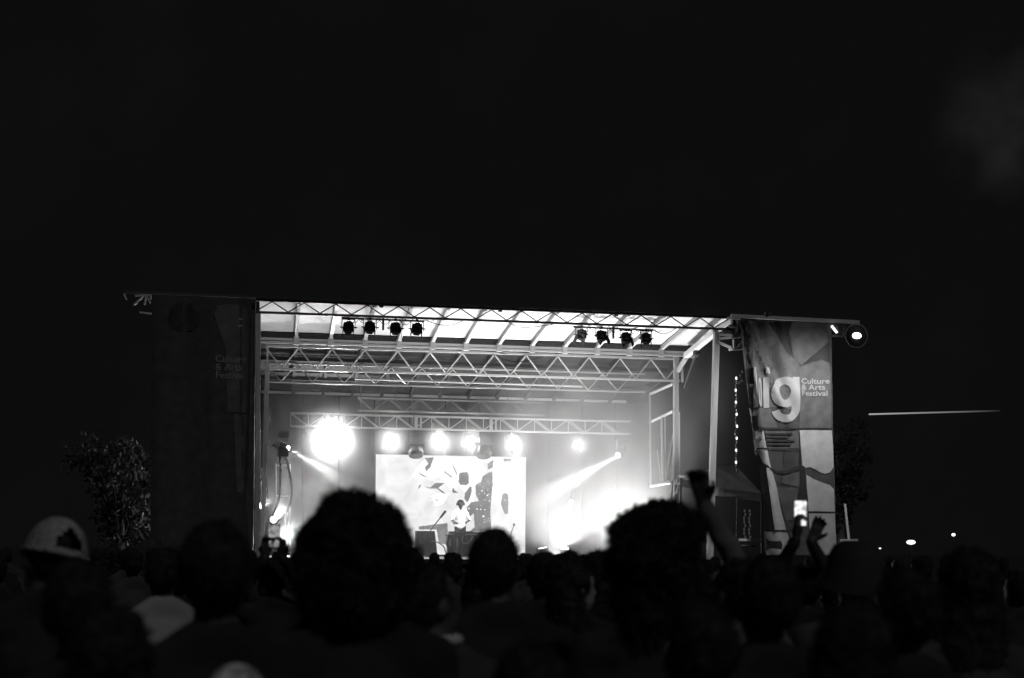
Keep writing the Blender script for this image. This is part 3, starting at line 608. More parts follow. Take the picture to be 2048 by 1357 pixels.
# hanging chains; some links are given a glow of their own
ch = thing('hanging_chain', 'long hanging chain with some links given a glow between the right corner post and the banner', 'chain', P(1473, 945, YF+.6))
for k in range(24):
    y = 757+k*8.0; q = P(1472.5+.1*k*(.3)+1.2*math.sin(k*1.7), y, YF+.6)
    MB().ell(q, (.03, .03, .045), 8, 5).build('link', SMALL_GLOW if k % 3 == 0 else CHROME, ch, True); 
bar('cord', P(1473, 750, YF+.6), P(1475, 945, YF+.6), .008, ALUD, ch)
for (x, y) in ((1484, 744), (1480, 752), (1483, 762), (1478, 766), (1471, 764)): MB().ell(P(x, y, YF+.6), (.03, .03, .04), 8, 5).build('link', DIM_GLOW, ch, True)
for x0 in (1489, 1499):
    ch = thing('hanging_chain', 'left of the two short dim chains low beside the banner' if x0 == 1489 else 'right of the two short dim chains low beside the banner', 'chain', P(x0, 1080, YF+.8), 'short dim chains low beside the banner')
    for k in range(8): MB().ell(P(x0+1.5*math.sin(k*2), 1022+k*7.5, YF+.8), (.025, .025, .045), 8, 5).build('link', DIM_GLOW, ch, True)
    bar('cord', P(x0, 1018, YF+.8), P(x0, 1082, YF+.8), .006, ALUD, ch)
# canopy tent right of the corner post
YT = YF+1.5
t = thing('canopy_tent', 'low pale canopy tent beside the right corner post', 'tent', P(1440, 1100, YT))
apex = P(1432, 932, YT+1.2); cs = [P(1362, 957, YT), P(1475, 935, YT+2.6), P(1524, 988, YT+.3), P(1425, 975, YT-.8)]
for i in range(4):
    a, b = cs[i], cs[(i+1) % 4]; MB().add([apex, a, b, (apex+a+b)/3-Vector((0, 0, .06))], [(0, 1, 3), (1, 2, 3), (2, 0, 3)]).build('roof_panel', TENT, t)
    v = Vector((0, 0, -.22)); MB().add([a, b, b+v, a+v], [(0, 1, 2, 3)]).build('valance', TENT, t)
    bar('leg', (a.x, a.y, 0), a, .03, ALUD, t); bar('roof_rib', apex+Vector((0, 0, -.03)), a+Vector((0, 0, -.03)), .02, ALUD, t)
t = thing('light_pole', 'thin leaning pole on a short crossbar right of the banner', 'pole', P(1697, 1080, YF))
bar('pole', P(1698, 1080, YF), P(1690, 1008, YF), .035, ALU, t); bar('crossbar', P(1681, 1081, YF), P(1715, 1081, YF), .03, ALU, t, True); bar('leg', (P(1697, 1081, YF).x, YF, 0), P(1697, 1081, YF), .03, ALUD, t)
t = thing('barrier_rail', 'pale rail just behind the bottom left of the right banner', 'barrier', P(1505, 1080, YF+.3))
A, B = P(1478, 1080, YF+.3), P(1524, 1081, YF+.3); bar('rail', A, B, .035, ALU, t, True); bar('lower_rail', A+Vector((0, 0, -.16)), B+Vector((-.2, 0, -.16)), .02, ALUD, t)
for q in (A, B): bar('leg', (q.x, q.y, 0), q, .025, ALUD, t)
for (x0, y0, x1_, y1_, r, l) in ((1413, 1006, 1402, 1044, .04, 'short bright slanting strut under the raised hand'), (1419, 1010, 1420, 1068, .012, 'thin bright upright rod under the raised hand')):
    a = P(x0, y0, YF+1); b = P(x1_, y1_, YF+1); o = bar('strut', b, a, r, ALU, None, label=l); o['category'] = 'strut'; o['group'] = 'loose struts leaning at the right end of the stage'
# speaker stack and desk
t = thing('monitor_speaker', 'dark wedge of a speaker box standing left of the performer', 'speaker', P(855, 1100, 43.5))
a = P(833, 1062, 43.5); b = P(870, 1092, 43.5); w_ = b.x-a.x
MB().add([(a.x, 43.5, b.z-.3), (b.x+.08, 43.5, b.z-.3), (b.x, 43.6, a.z), (a.x, 43.6, a.z), (a.x, 44, b.z-.3), (b.x+.08, 44, b.z-.3), (b.x, 44, a.z), (a.x, 44, a.z)], [(0, 1, 2, 3), (5, 4, 7, 6), (1, 5, 6, 2), (4, 0, 3, 7), (3, 2, 6, 7), (4, 5, 1, 0)]).build('cabinet', BLACKP, t)
c = P(856, 1076, 43.42); MB().tube(c, c+Vector((0, .06, 0)), .14, .14, 18).build('cone', CL_D, t)
zt = P(915, 1069, 44).z
t = thing('equipment_table', 'table loaded with music gear in front of the performer', 'table', (P(920, 1100, 44).x, 44, DZ))
ta, tb_ = P(893, 1069, 44), P(968, 1072, 44)
MB().box(((ta.x+tb_.x)/2, 44, zt-.03), (tb_.x-ta.x, .7, .05)).build('tabletop', BLACKP, t)
for x in (ta.x+.06, tb_.x-.06):
    for y in (43.72, 44.28): bar('leg', (x, y, DZ), (x, y, zt-.06), .022, ALU if x < ta.x+.1 else ALUD, t)
m = MB()
for k in range(25):
    x = ta.x+(tb_.x-ta.x)*k/24; y = 43.66+.025*math.sin(k*1.3); m.v += [(x, y, DZ+.02), (x, y, zt-.01)]
for k in range(24): m.f.append((2*k, 2*k+2, 2*k+3, 2*k+1))
m.build('table_cloth', CL_K, t, True)
rd = random.Random(5)
x = ta.x+.05; k = 0
while x < tb_.x-.15:
    wd = rd.uniform(.14, .3); h = rd.uniform(.04, .09); k += 1
    o = thing('sound_machine', ['flat mixer at the left end of the equipment table', 'second machine from the left on the equipment table', 'third machine from the left on the equipment table', 'fourth machine from the left on the equipment table', 'fifth machine along the equipment table', 'machine at the right end of the equipment table'][min(k-1, 5)], 'mixer', (x+wd/2, 44, zt), 'machines on the equipment table')
    MB().box((x+wd/2, 43.9, zt+h/2+.002), (wd-.02, .4, h)).build('case', BLACKP if k % 2 else CL_D, o)
    for j in range(4): MB().tube((x+.03+j*wd/5, 43.8, zt+h), (x+.03+j*wd/5, 43.8, zt+h+.025), .012).build('knob', CHROME, o)
    x += wd
for i, pts in enumerate([[(926, 1072), (926, 1086), (935, 1087), (942, 1080), (945, 1073)], [(862, 1084), (872, 1084), (880, 1088), (888, 1095), (893, 1107), (905, 1109), (913, 1102), (916, 1096)], [(893, 1070), (894, 1078), (892, 1088)]]):
    b = MB().path([P(x, y, 43.55) for x, y in curve_pts(pts, 6)], .018); b.build('pale_cable', CL_M, None, True, label=['pale cable looping down from the middle of the equipment table', 'long pale cable drooping low in front of the equipment table', 'short pale cable at the left corner of the equipment table'][i], category='cable', group='cables on and below the equipment table')
t = thing('kick_drum', 'dark round drum head in front of the equipment table', 'drum', P(908, 1100, 43.7)); c = P(908, 1086, 43.7)
MB().tube(c, c+Vector((0, .35, 0)), .22, .22, 22).build('shell', CL_D, t); MB().tube(c+Vector((0, -.02, 0)), c+Vector((0, -.005, 0)), .235, .235, 22).build('hoop', BLACKP, t); MB().tube(c+Vector((0, -.03, 0)), c+Vector((0, -.022, 0)), .17, .17, 20).build('drum_head', CL_M, t)
t = thing('microphone_stand', 'black microphone on a slanting boom beside the performer', 'microphone stand', (P(862, 1100, 43.9).x, 43.9, DZ))
a, b = P(861, 1061, 43.9), P(890, 1024, 43.9); bar('boom', a, b, .018, BLACKP, t); d = (b-a).normalized()
MB().tube(b-d*.24, b-d*.02, .032, .04).build('microphone_body', BLACKP, t); MB().ell(b, (.045,)*3).build('microphone_head', ALUD, t)
bar('pole', (a.x, 43.9, DZ+.03), a, .012, BLACKP, t); MB().tube((a.x, 43.9, DZ), (a.x, 43.9, DZ+.03), .14, .14, 16).build('base', BLACKP, t)
t = thing('microphone_stand', 'thin microphone stand sticking up beside the right edge of the video wall', 'microphone stand', (P(1024, 1100, 44).x, 44, DZ))
bar('pole', (P(1022, 1100, 44).x, 44, DZ+.02), P(1022, 1068, 44), .012, BLACKP, t); bar('boom', P(1022, 1068, 44), P(1028, 1050, 44), .016, ALUD, t); MB().ell(P(1028, 1050, 44), (.04, .04, .05)).build('microphone_head', ALUD, t); MB().tube((P(1022, 1100, 44).x, 44, DZ), (P(1022, 1100, 44).x, 44, DZ+.02), .13, .13, 14).build('base', BLACKP, t)
# far lamps and the lit line at right
for (px, py, Y, r, l, ell) in ((1822, 1085, 60, .13, 'wide blurred lamp glow low at the right, left of the small one', 1.7), (1907, 1070, 60, .09, 'small round far lamp low at the far right', 1), (1760, 1097, 60, .05, 'tiny far lamp just right of the bucket hat', 1)):
    p = P(px, py, Y); t = thing('path_lamp', l, 'lamp', (p.x, Y, 0), 'far lamps at the right')
    bar('pole', (p.x, Y, 0), (p.x, Y, p.z-.1), .04, ALUD, t); MB().ell(p, (r*ell, r, r*.8)).build('globe', SMALL_GLOW, t, True); MB().box((p.x, Y, p.z+r*.9), (r*1.5, r*1.5, .04)).build('cap', BLACKP, t)
m = bpy.data.materials.new('glow_painted_cable'); m.use_nodes = True; tt = m.node_tree; tt.nodes.clear(); o_ = tt.nodes.new('ShaderNodeOutputMaterial'); e_ = tt.nodes.new('ShaderNodeEmission'); c_ = tt.nodes.new('ShaderNodeTexCoord'); s_ = tt.nodes.new('ShaderNodeSeparateXYZ'); r_ = tt.nodes.new('ShaderNodeMapRange')
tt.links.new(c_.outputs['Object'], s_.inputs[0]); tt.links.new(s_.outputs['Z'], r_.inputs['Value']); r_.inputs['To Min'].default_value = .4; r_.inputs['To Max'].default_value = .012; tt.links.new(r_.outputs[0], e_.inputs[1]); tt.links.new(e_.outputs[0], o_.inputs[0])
a, b = P(1738, 829, 40), P(2000, 822, 40); o = bar('glow_painted_cable', a, b, .022, m, None, label='thin straight overhead cable, painted glow bright near the banner and fading to the right'); o['category'] = 'overhead cable'  # glow painted along the cable imitates stage light fading with distance
# trees
def leaf_patch(b, c, rad, n_, rd, size):
    for k in range(n_):
        while True:
            q = Vector((rd.uniform(-1, 1), rd.uniform(-1, 1), rd.uniform(-1, 1)))
            if q.length < 1: break
        p = c+Vector((q.x*rad[0], q.y*rad[1], q.z*rad[2]))
        if noise.noise(p*1.6) < -.12: continue
        a = Vector((rd.gauss(0, 1), rd.gauss(0, 1), rd.gauss(0, 1))).normalized()*size*rd.uniform(.6, 1.3); s = a.orthogonal().normalized()*size*.4
        b.add([p-a, p+s, p+a, p-s], [(0, 1, 2, 3)])
def tree(label, base, h, rad, seed, clumps=9):
    rd = random.Random(seed); t = thing('broadleaf_tree', label, 'tree', base); base = Vector(base)
    b = MB().tube(base, base+Vector((0, 0, h*.6)), .2, .1, 9); L = MB()
    for k in range(clumps):
        a = 2*PI*k/clumps+rd.uniform(-.3, .3); z = h*rd.uniform(.45, .9); c = base+Vector((math.cos(a)*rad*rd.uniform(.2, .8), math.sin(a)*rad*rd.uniform(.2, .8), z))
        b.tube(base+Vector((0, 0, h*rd.uniform(.3, .55))), c, .07, .02, 6); leaf_patch(L, c, (rad*.5, rad*.5, h*.16), 420, rd, .11)
    b.build('trunk', BARK, t); L.build('crown', LEAF, t)
q = P(1680, 1100, 43); tree('small leafy tree right behind the right banner', (q.x, 43, 0), 5.9, 1.15, 3)
q = P(240, 1100, 44); tree('small leafy tree left of the left banner, faintly lit', (q.x, 44, 0), 5.0, 1.5, 5)
bar('fence_rail', P(190, 1040, 45), P(282, 1042, 45), .02, ALUD, None, label='thin dark rail far left below the left tree')['category'] = 'rail'
# ------------------------------------------------------------------ people
DG = None
def remesh(b, vox, smooth=3):
    me = b.mesh('tmp'); o = bpy.data.objects.new('tmp', me); C.objects.link(o)
    r = o.modifiers.new('r', 'REMESH'); r.mode = 'VOXEL'; r.voxel_size = vox
    s = o.modifiers.new('s', 'SMOOTH'); s.iterations = smooth; s.factor = .5
    me2 = bpy.data.meshes.new_from_object(o.evaluated_get(bpy.context.evaluated_depsgraph_get()))
    bpy.data.objects.remove(o); bpy.data.meshes.remove(me)
    me2.polygons.foreach_set('use_smooth', [True]*len(me2.polygons)); return me2
V = Vector
def hand_prims(b, wr, d, pn, curl=.3, spread=.16, thumb=1, s=1.0):
    """wr wrist, d direction along the hand, pn palm normal (fingers close towards it)"""
    d = V(d).normalized(); pn = (V(pn)-d*V(pn).dot(d)).normalized(); sd = d.cross(pn)
    for k in (-.026, -.009, .009, .026): b.cap(wr+sd*k*.6*s, .015*s, wr+d*.085*s+sd*k*s, .0125*s, 8)
    for k, (o, L) in enumerate(((-.031, .068), (-.0105, .078), (.0105, .073), (.030, .056))):
        p = wr+d*.088*s+sd*o*s; a = o*spread*30; v = (d+sd*math.tan(a*.35)).normalized()
        for j, fr in enumerate((.42, .32, .26)):
            q = p+v*L*fr*s; b.cap(p, (.0098-.001*j)*s, q, (.0092-.001*j)*s, 8); p = q
            ax = v.cross(pn); v = Matrix.Rotation(curl*(1+.15*k)*1.1, 3, ax.normalized()) @ v
    p = wr+d*.028*s-sd*thumb*.022*s; v = (d*.75-sd*thumb*.8+pn*.35).normalized(); b.cap(p, .014*s, p+v*.04*s, .012*s, 8); p = p+v*.04*s
    v = (d*.95-sd*thumb*.35+pn*(.2+curl)).normalized(); b.cap(p, .011*s, p+v*.032*s, .009*s, 8)
def arm_prims(b, sh, el, wr, grow=0):
    b.cap(sh, .05+grow, el, .038+grow, 10)
    if wr is not None: b.cap(el, .038+grow, wr, .025+grow, 10)
REST = {1: ((.19, -.02, 1.41), (.235, -.03, 1.13), (.235, .07, .9)), -1: ((-.19, -.02, 1.41), (-.235, -.03, 1.13), (-.235, .07, .9))}
def body_mesh(arms=None, vox=.014, hand=None, head_rot=(0, 0), broad=1.0):
    """a standing figure, 1.765 m, feet at the origin, facing +Y; arms {side: (shoulder, elbow, wrist)}"""
    b = MB(); A = dict(REST); A.update(arms or {})
    b.ell((0, 0, .97), (.155*broad, .11, .13)); b.ell((0, 0, 1.1), (.135*broad, .1, .14)); b.ell((0, -.005, 1.28), (.17*broad, .115, .2)); b.cap((-.13*broad, -.01, 1.41), .06, (.13*broad, -.01, 1.41), .06)
    b.cap((0, -.01, 1.42), .062, (0, .01, 1.56), .054)
    b.cap((-.02, -.01, 1.5), .05, (-.13, -.01, 1.43), .045); b.cap((.02, -.01, 1.5), .05, (.13, -.01, 1.43), .045)
    H = Matrix.Translation((0, .01, 1.56)) @ Matrix.Rotation(head_rot[0], 4, 'Z') @ Matrix.Rotation(head_rot[1], 4, 'X') @ Matrix.Translation((0, -.01, -1.56)); R3 = H.to_3x3()
    h = lambda *p: H @ V(p)
    b.ell(h(0, .005, 1.665), (.075, .096, .1), 16, 12, R3); b.ell(h(0, .04, 1.6), (.06, .066, .065), 14, 10, R3); b.ell(h(0, .07, 1.56), (.032, .03, .022), 10, 8, R3)
    b.cap(h(0, .1, 1.655), .009, h(0, .118, 1.625), .014); b.ell(h(0, .103, 1.59), (.024, .009, .008), 10, 6, R3); b.ell(h(0, .103, 1.58), (.021, .01, .008), 10, 6, R3)
    b.cap(h(-.04, .09, 1.68), .009, h(.04, .09, 1.68), .009)
    for s in (-1, 1): b.ell(h(s*.079, .0, 1.635), (.01, .02, .032), 8, 8, R3); b.ell(h(s*.03, .09, 1.655), (.013, .01, .009), 8, 6, R3)
    for s in (-1, 1):
        b.cap((s*.085, 0, .93), .092, (s*.095, .01, .52), .058); b.cap((s*.095, .01, .52), .056, (s*.1, -.02, .1), .036); b.cap((s*.1, -.02, .06), .04, (s*.105, .13, .03), .03)
        sh, el, wr = [V(p) for p in A[s]]; arm_prims(b, sh, el, wr)
        if hand and s in hand: hand_prims(b, wr, *hand[s])
        else: hand_prims(b, wr, (wr-el), (-s, 0, 0), .35, .1, s)
    return remesh(b, vox)
def shirt_mesh(arms=None, sleeves=True, vox=.016, g=.02, broad=1.0, hood=False, elbow_only=False):
    b = MB(); A = dict(REST); A.update(arms or {})
    b.ell((0, 0, .95), (.16*broad+g, .115+g, .12)); b.ell((0, 0, 1.1), (.14*broad+g, .105+g, .15)); b.ell((0, -.005, 1.27), (.175*broad+g, .12+g, .2)); b.cap((-.13*broad, -.01, 1.4), .06+g, (.13*broad, -.01, 1.4), .06+g)
    b.cap((-.02, -.015, 1.47), .064, (.02, -.015, 1.5), .06)
    for q in (-1, 1): b.cap((q*.02, -.012, 1.5), .06, (q*.13, -.012, 1.44), .06)
    if hood: b.ell((0, -.1, 1.47), (.12, .06, .09))
    for s in (-1, 1):
        sh, el, wr = [V(p) for p in A[s]]
        if elbow_only: arm_prims(b, sh, sh+(el-sh)*.75, None, g)
        else: arm_prims(b, sh, el, el+(wr-el)*.95 if sleeves else None, g*.7)
    me = remesh(b, vox)
    for v in me.vertices: v.co += v.normal*(.008*noise.noise(v.co*9)+.006*noise.noise(V((v.co.x*4, v.co.y*4, v.co.z*22))))
    return me
def trouser_mesh():
    b = MB(); b.ell((0, 0, .95), (.17, .13, .11))
    for s in (-1, 1): b.cap((s*.085, 0, .92), .105, (s*.095, .01, .52), .075); b.cap((s*.095, .01, .52), .073, (s*.1, -.02, .09), .06)
    return remesh(b, .02)
def shoe_mesh(s): return remesh(MB().cap((s*.1, -.03, .05), .048, (s*.105, .14, .036), .038), .012)
def hair_mesh(kind, seed=0):
    rd = random.Random(seed); b = MB(); c = V((0, -.01, 1.675)); kinds = dict(short=(.086, .106, .108, .012), crop=(.081, .1, .104, .006), afro=(.15, .15, .158, .03), curly=(.135, .13, .13, .045), bun=(.088, .106, .11, .01), long=(.095, .11, .112, .02))
    rx, ry, rz, amp = kinds[kind]; cz = 1.675 if kind not in ('afro',) else 1.65
    c.z = cz; b.ell(c-V((0, .012, 0)), (rx*.95, ry*.95, rz*.95), 24, 16)
    if kind in ('long',):
        b.ell((0, -.05, 1.56), (.1, .06, .14)); b.ell((0, -.06, 1.45), (.11, .045, .14)); b.cap((-.08, -.01, 1.6), .035, (-.1, -.02, 1.42), .03); b.cap((.08, -.01, 1.6), .035, (.1, -.02, 1.42), .03)
    if kind == 'curly': b.ell((0, -.03, 1.58), (.13, .09, .14)); b.ell((.03, -.03, 1.49), (.13, .07, .12)); b.ell((-.05, -.02, 1.74), (.08, .08, .06)); b.ell((.05, -.02, 1.75), (.09, .08, .06)); b.ell((.0, -.02, 1.765), (.1, .09, .065))
    if kind == 'afro': b.ell((0, -.03, 1.58), (.14, .11, .11))
    me = remesh(b, .011, 2)
    bm = bmesh.new(); bm.from_mesh(me)
    keep = []
    for v in bm.verts:
        n1 = noise.noise(v.co*11+V((seed, 0, 0))); n2 = noise.noise(v.co*34+V((0, seed, 0))); v.co += v.normal*(amp*n1+amp*.55*n2)
    # open at the face
    if kind != 'none':
        bmesh.ops.delete(bm, geom=[v for v in bm.verts if v.co.y > .062 and v.co.z < 1.70], context='VERTS')
    # tufts: thin curls that break up the outline
    fs = [f for f in bm.faces]; n_ = dict(short=1500, crop=500, afro=6500, curly=6500, bun=1200, long=2200)[kind]; L = dict(short=.012, crop=.006, afro=.017, curly=.021, bun=.012, long=.018)[kind]
    bm.normal_update(); pts = [(f.calc_center_median(), f.normal.copy()) for f in (rd.choice(fs) for _ in range(n_))]
    for p, nrm in pts:
        tang = V((rd.gauss(0, 1), rd.gauss(0, 1), rd.gauss(0, 1))); d = (nrm+tang*.55).normalized(); sd = d.cross(tang).normalized()*.0016*(2 if kind in ('afro', 'curly') else 1)
        q = p+d*L*rd.uniform(.4, 1.1); r2 = q+(tang*.5+nrm*.2).normalized()*L*.5
        v = [bm.verts.new(x) for x in (p-sd, p+sd, q+sd*.8, q-sd*.8, r2)]; bm.faces.new((v[0], v[1], v[2], v[3])); bm.faces.new((v[3], v[2], v[4]))
    bm.to_mesh(me); bm.free(); return me
CACHE = {}
def cached(key, fn):
    if key not in CACHE: CACHE[key] = fn()
    return CACHE[key]
def with_mat(me, m):
    k = (me.name, m.name)
    if k not in CACHE: c = me.copy(); c.materials.clear(); c.materials.append(m); CACHE[k] = c
    return CACHE[k]
def person(label, loc, H=1.75, rz=0, hair='short', hair_seed=0, top=CL_K, skin=SKIN_M, bottom=DENIM, arms=None, hand=None, sleeves=True, key=None, head_rot=(0, 0), group='people in the crowd', hood=False, fine=False, broad=1.0, hairm=HAIR, elbow_only=False):
    s = H/1.765; t = thing('person', label, 'person', loc, group, rz, s); k = key or ('std', sleeves, head_rot, hood, broad)
    M = W[t.name]
    put('body', with_mat(cached(('body', k), lambda: body_mesh(arms, .0075 if fine else .014, hand, head_rot, broad)), skin), t, M)
    put('top', with_mat(cached(('shirt', k), lambda: shirt_mesh(arms, sleeves, .016, .02, broad, hood, elbow_only)), top), t, M)
    put('trousers', with_mat(cached('trousers', trouser_mesh), bottom), t, M)
    for sg in (-1, 1): put('shoe', with_mat(cached(('shoe', sg), lambda: shoe_mesh(sg)), SHOE), t, M)
    if hair:
        Hm = Matrix.Translation((0, .01, 1.56)) @ Matrix.Rotation(head_rot[0], 4, 'Z') @ Matrix.Rotation(head_rot[1], 4, 'X') @ Matrix.Translation((0, -.01, -1.56))
        put('hair', with_mat(cached(('hair', hair, hair_seed), lambda: hair_mesh(hair, hair_seed)), hairm), t, M @ Hm)
    return t
def at(px, dist): p = D(px, 1095, dist); return (p.x, p.y, 0)
def face(loc, extra=0): return -YAW*.6+extra
# performer and stage hand
pl = P(920, 1100, 44.75)
pa = {1: ((.18, .02, 1.4), (.27, .1, 1.15), (.2, .36, 1.08)), -1: ((-.18, .02, 1.4), (-.28, .1, 1.16), (-.17, .36, 1.1))}
per = person('performer in a loose white t-shirt and dark headgear bent over the gear', (pl.x, 44.75, DZ), 1.78, PI, 'bun', 3, CL_W, SKIN_D, CL_K, arms=pa, sleeves=False, key='performer', head_rot=(.15, -.35), group=None)
hd = W[per.name] @ V((0, .02, 1.66))
m = MB()
for k in range(12):
    a, b = PI*k/12, PI*(k+1)/12; m.tube(hd+V((math.cos(a)*.115, 0, math.sin(a)*.13)), hd+V((math.cos(b)*.115, 0, math.sin(b)*.13)), .012)
m.tube(hd+V((-.13, 0, 0)), hd+V((-.085, 0, 0)), .045).tube(hd+V((.085, 0, 0)), hd+V((.13, 0, 0)), .045)
m.build('headphones', BLACKP, None, label='black headphones worn by the performer in the white shirt', category='headphones')
pl = P(1325, 1100, 39.5)
person('dark figure standing at the right side of the stage above the large curly hair', (pl.x, 39.5, DZ), 1.74, -.3, 'crop', 1, CL_K, SKIN_D, CL_K, group=None)
# --- near crowd, from behind
def crowd(label, px, top_py, dist, off=0, **kw):
    """top_py: picture height of the crown (body crown at 1.765 of scale, off = hair above it)"""
    z = D(px, top_py, dist).z
    H = (z-off)/1.0
    return person(label, at(px, dist), H, kw.pop('rz', -YAW*0), **kw)
crowd('person with a huge round head of dark curls blocking the left of the stage', 712, 965, 3.55, .075, hair='afro', hair_seed=11, top=CL_K, skin=SKIN_D)
crowd('person with smooth close-cropped dark hair standing before the right edge of the video wall', 992, 1060, 4.6, .012, hair='bun', hair_seed=2, top=CL_K, skin=SKIN_M, head_rot=(-.25, 0))
crowd('person with short dark hair just right of the cropped head, below the smoke', 1088, 1103, 6.6, .012, hair='short', hair_seed=5, top=CL_K)
crowd('person with a pale cheek turned sideways between two dark heads', 1150, 1118, 6.0, .012, hair='long', hair_seed=4, top=CL_K, skin=SKIN_L, head_rot=(-1.25, 0))
crowd('person with dark shoulder-length hair low under the bright smoke', 1192, 1103, 7.6, .012, hair='long', hair_seed=6, top=CL_K)
crowd('person with a big lumpy mass of dark curls at the right end of the stage', 1310, 1018, 4.1, .05, hair='curly', hair_seed=8, top=CL_K, skin=SKIN_D)
crowd('person with short hair whose crown catches a soft rim of light before the right banner', 1535, 1112, 3.7, .014, hair='short', hair_seed=9, top=CL_K, skin=SKIN_M)
# raised arm
ra = {1: ((.17, -.02, 1.42), (.07, .14, 1.73), (-.06, .17, 1.97))}
q = crowd('person raising one arm in a grey sleeve, hand high above the crowd', 1470, 1118, 4.8, .012, hair='short', hair_seed=12, top=CL_G, skin=SKIN_D, arms=ra, hand={1: ((-.2, .1, 1), (-.5, -.8, 0), .75, .3, -1)}, key='raised', fine=True, head_rot=(.5, 0))
# phone at right
def phone_person(label, px, top, dist, phone_px, phone_py, scr, plabel, two=False, top_m=CL_K, wpx=.066, seed=1):
    # the figure stands beside its phone, forearm upright; target point in its own space
    body_loc = V(at(px, dist)); zc = D(px, top, dist).z; H = zc-.012; s = H/1.765
    ph = D(phone_px, phone_py, dist-.25) ; lp = (ph-body_loc)/s
    arms = {}; hand = {}
    for sd_ in ((1, -1) if two else (-1 if lp.x < 0 else 1,)):
        sh = V((sd_*.18, -.01, 1.44)); wr = lp+V((sd_*(.055 if two else .02), .0, -.14)); mid = (sh+wr)/2; el = mid+V((sd_*.12, .12, -.1))
        arms[sd_] = (tuple(sh), tuple(el), tuple(wr)); hand[sd_] = ((-sd_*.12, -.05, 1), (-sd_*.5, -.85, 0), .75, .12, -sd_)
    t = person(label, tuple(body_loc), H, 0, 'short', seed, top_m, SKIN_D, arms=arms, hand=hand, key=('phone', px), fine=True)
    pt = thing('phone', plabel, 'phone', ph-V((0, 0, .075)), 'phones held up in the crowd'); wdt = wpx
    pb = MB().box(ph, (wdt, .009, wdt*1.95)); pb.build('case', BLACKP, pt); MB().box(ph+V((0, -.0062, .0)), (wdt-.007, .002, wdt*1.8)).build('screen', scr, pt)
    return pt, ph
SCP = screen_mat('phone_camera_view', .25, 1.5, 45)
pt, ph = phone_person('person holding a glowing phone up in front of the right banner, other fingers spread', 1612, 1128, 7.2, 1600, 1027, SCP, 'bright phone held up in front of the right banner')
hb = MB(); wr = D(1622, 1084, 7.0)
hb.cap(D(1660, 1160, 7.1), .045, wr, .028); hand_prims(hb, wr, RR*.45+UU, -F, .35, .3, -1, .85)
me = remesh(hb, .006); me.materials.append(SKIN_D)
t = thing('person', 'person beside the phone holder lifting an open hand with spread fingers', 'person', at(1672, 7.25), 'people in the crowd')
put('raised_arm', me, t, Matrix.Identity(4)); M_ = W[t.name] @ Matrix.Scale(.9, 4)
for nm, kk, mm in (('body', ('body', ('std', True, (0, 0), False, 1.0)), SKIN_D), ('top', ('shirt', ('std', True, (0, 0), False, 1.0)), CL_K), ('trousers', 'trousers', DENIM)):
    put(nm, with_mat(CACHE[kk], mm), t, M_)
put('hair', with_mat(cached(('hair', 'short', 5), lambda: hair_mesh('short', 5)), HAIR), t, M_)
SCD = screen_mat('phone_dim_view', .02, .45, 30)
phone_person('person at the foot of the left posts holding a phone up with both hands', 549, 1118, 8.4, 548, 1072, SCD, 'dim phone held up at the foot of the left posts', True, wpx=.07, seed=2)
# hats
def brim_hat(t, M, kind):
    if kind == 'bucket':
        b = MB(); n_ = 28
        prof = ((.15, 1.6), (.147, 1.608), (.11, 1.66), (.1, 1.72), (.082, 1.765), (.045, 1.785), (.0, 1.79))
        for r, z in prof:
            for i in range(n_): a = 2*PI*i/n_; k = 1+.03*math.sin(3*a); b.v.append((r*k*math.cos(a), r*1.12*k*math.sin(a)-.005, z+(.012*math.sin(2*a) if r > .12 else 0)))
        for j in range(len(prof)-1):
            for i in range(n_): b.f.append((j*n_+i, j*n_+(i+1) % n_, (j+1)*n_+(i+1) % n_, (j+1)*n_+i))
        put('bucket_hat', b.mesh('bucket_hat', CL_K, True), t, M)
    else:
        b = MB(); n_ = 40; m_ = 10; rows = []
        for j in range(m_+1):
            a = (PI/2)*j/m_; rows.append([((.104*math.cos(a))*math.cos(2*PI*i/n_), (.134*math.cos(a))*math.sin(2*PI*i/n_)-.014, 1.665+.135*math.sin(a)) for i in range(n_)])
        for r in rows: b.v += r
        for j in range(m_):
            for i in range(n_):
                cx = (i+.5)/n_*2*PI; dx = abs(((cx-1.5*PI)+PI) % (2*PI)-PI)
                if (dx/.47)**2+((j-.9)/3.3)**2 < 1 and j >= 1: continue      # the opening above the strap
                b.f.append((j*n_+i, j*n_+(i+1) % n_, (j+1)*n_+(i+1) % n_, (j+1)*n_+i))
        put('cap_crown', b.mesh('cap_crown', CAPM, True), t, M)
        b = MB(); k = 14; b.v = []
        for i in range(k+1):
            a = PI*(.12+.76*i/k); b.v.append((.094*math.cos(a), .11*math.sin(a), 1.668)); b.v.append((.1*math.cos(a), .112*math.sin(a)+.075*math.sin(a)**.7, 1.655))
        for i in range(k): b.f.append((2*i, 2*i+2, 2*i+3, 2*i+1))
        put('cap_visor', b.mesh('cap_visor', CAPM, True), t, M)
        b = MB()
        for i in range(16): a0, a1 = 2*PI*i/16, 2*PI*(i+1)/16; b.tube((.106*math.cos(a0), .136*math.sin(a0)-.014, 1.668), (.106*math.cos(a1), .136*math.sin(a1)-.014, 1.668), .009)
        put('cap_band', b.mesh('cap_band', CAPM, True), t, M)
t = crowd('person wearing a pale cap whose rear opening shows dark hair, at the far left', 92, 1040, 5.0, .02, hair='crop', hair_seed=3, top=CL_K, skin=SKIN_M, head_rot=(.5, .0))
brim_hat(t, W[t.name] @ Matrix.Translation((0, .01, 1.56)) @ Matrix.Rotation(.5, 4, 'Z') @ Matrix.Rotation(.2, 4, 'Y') @ Matrix.Translation((0, -.01, -1.56)), 'cap')
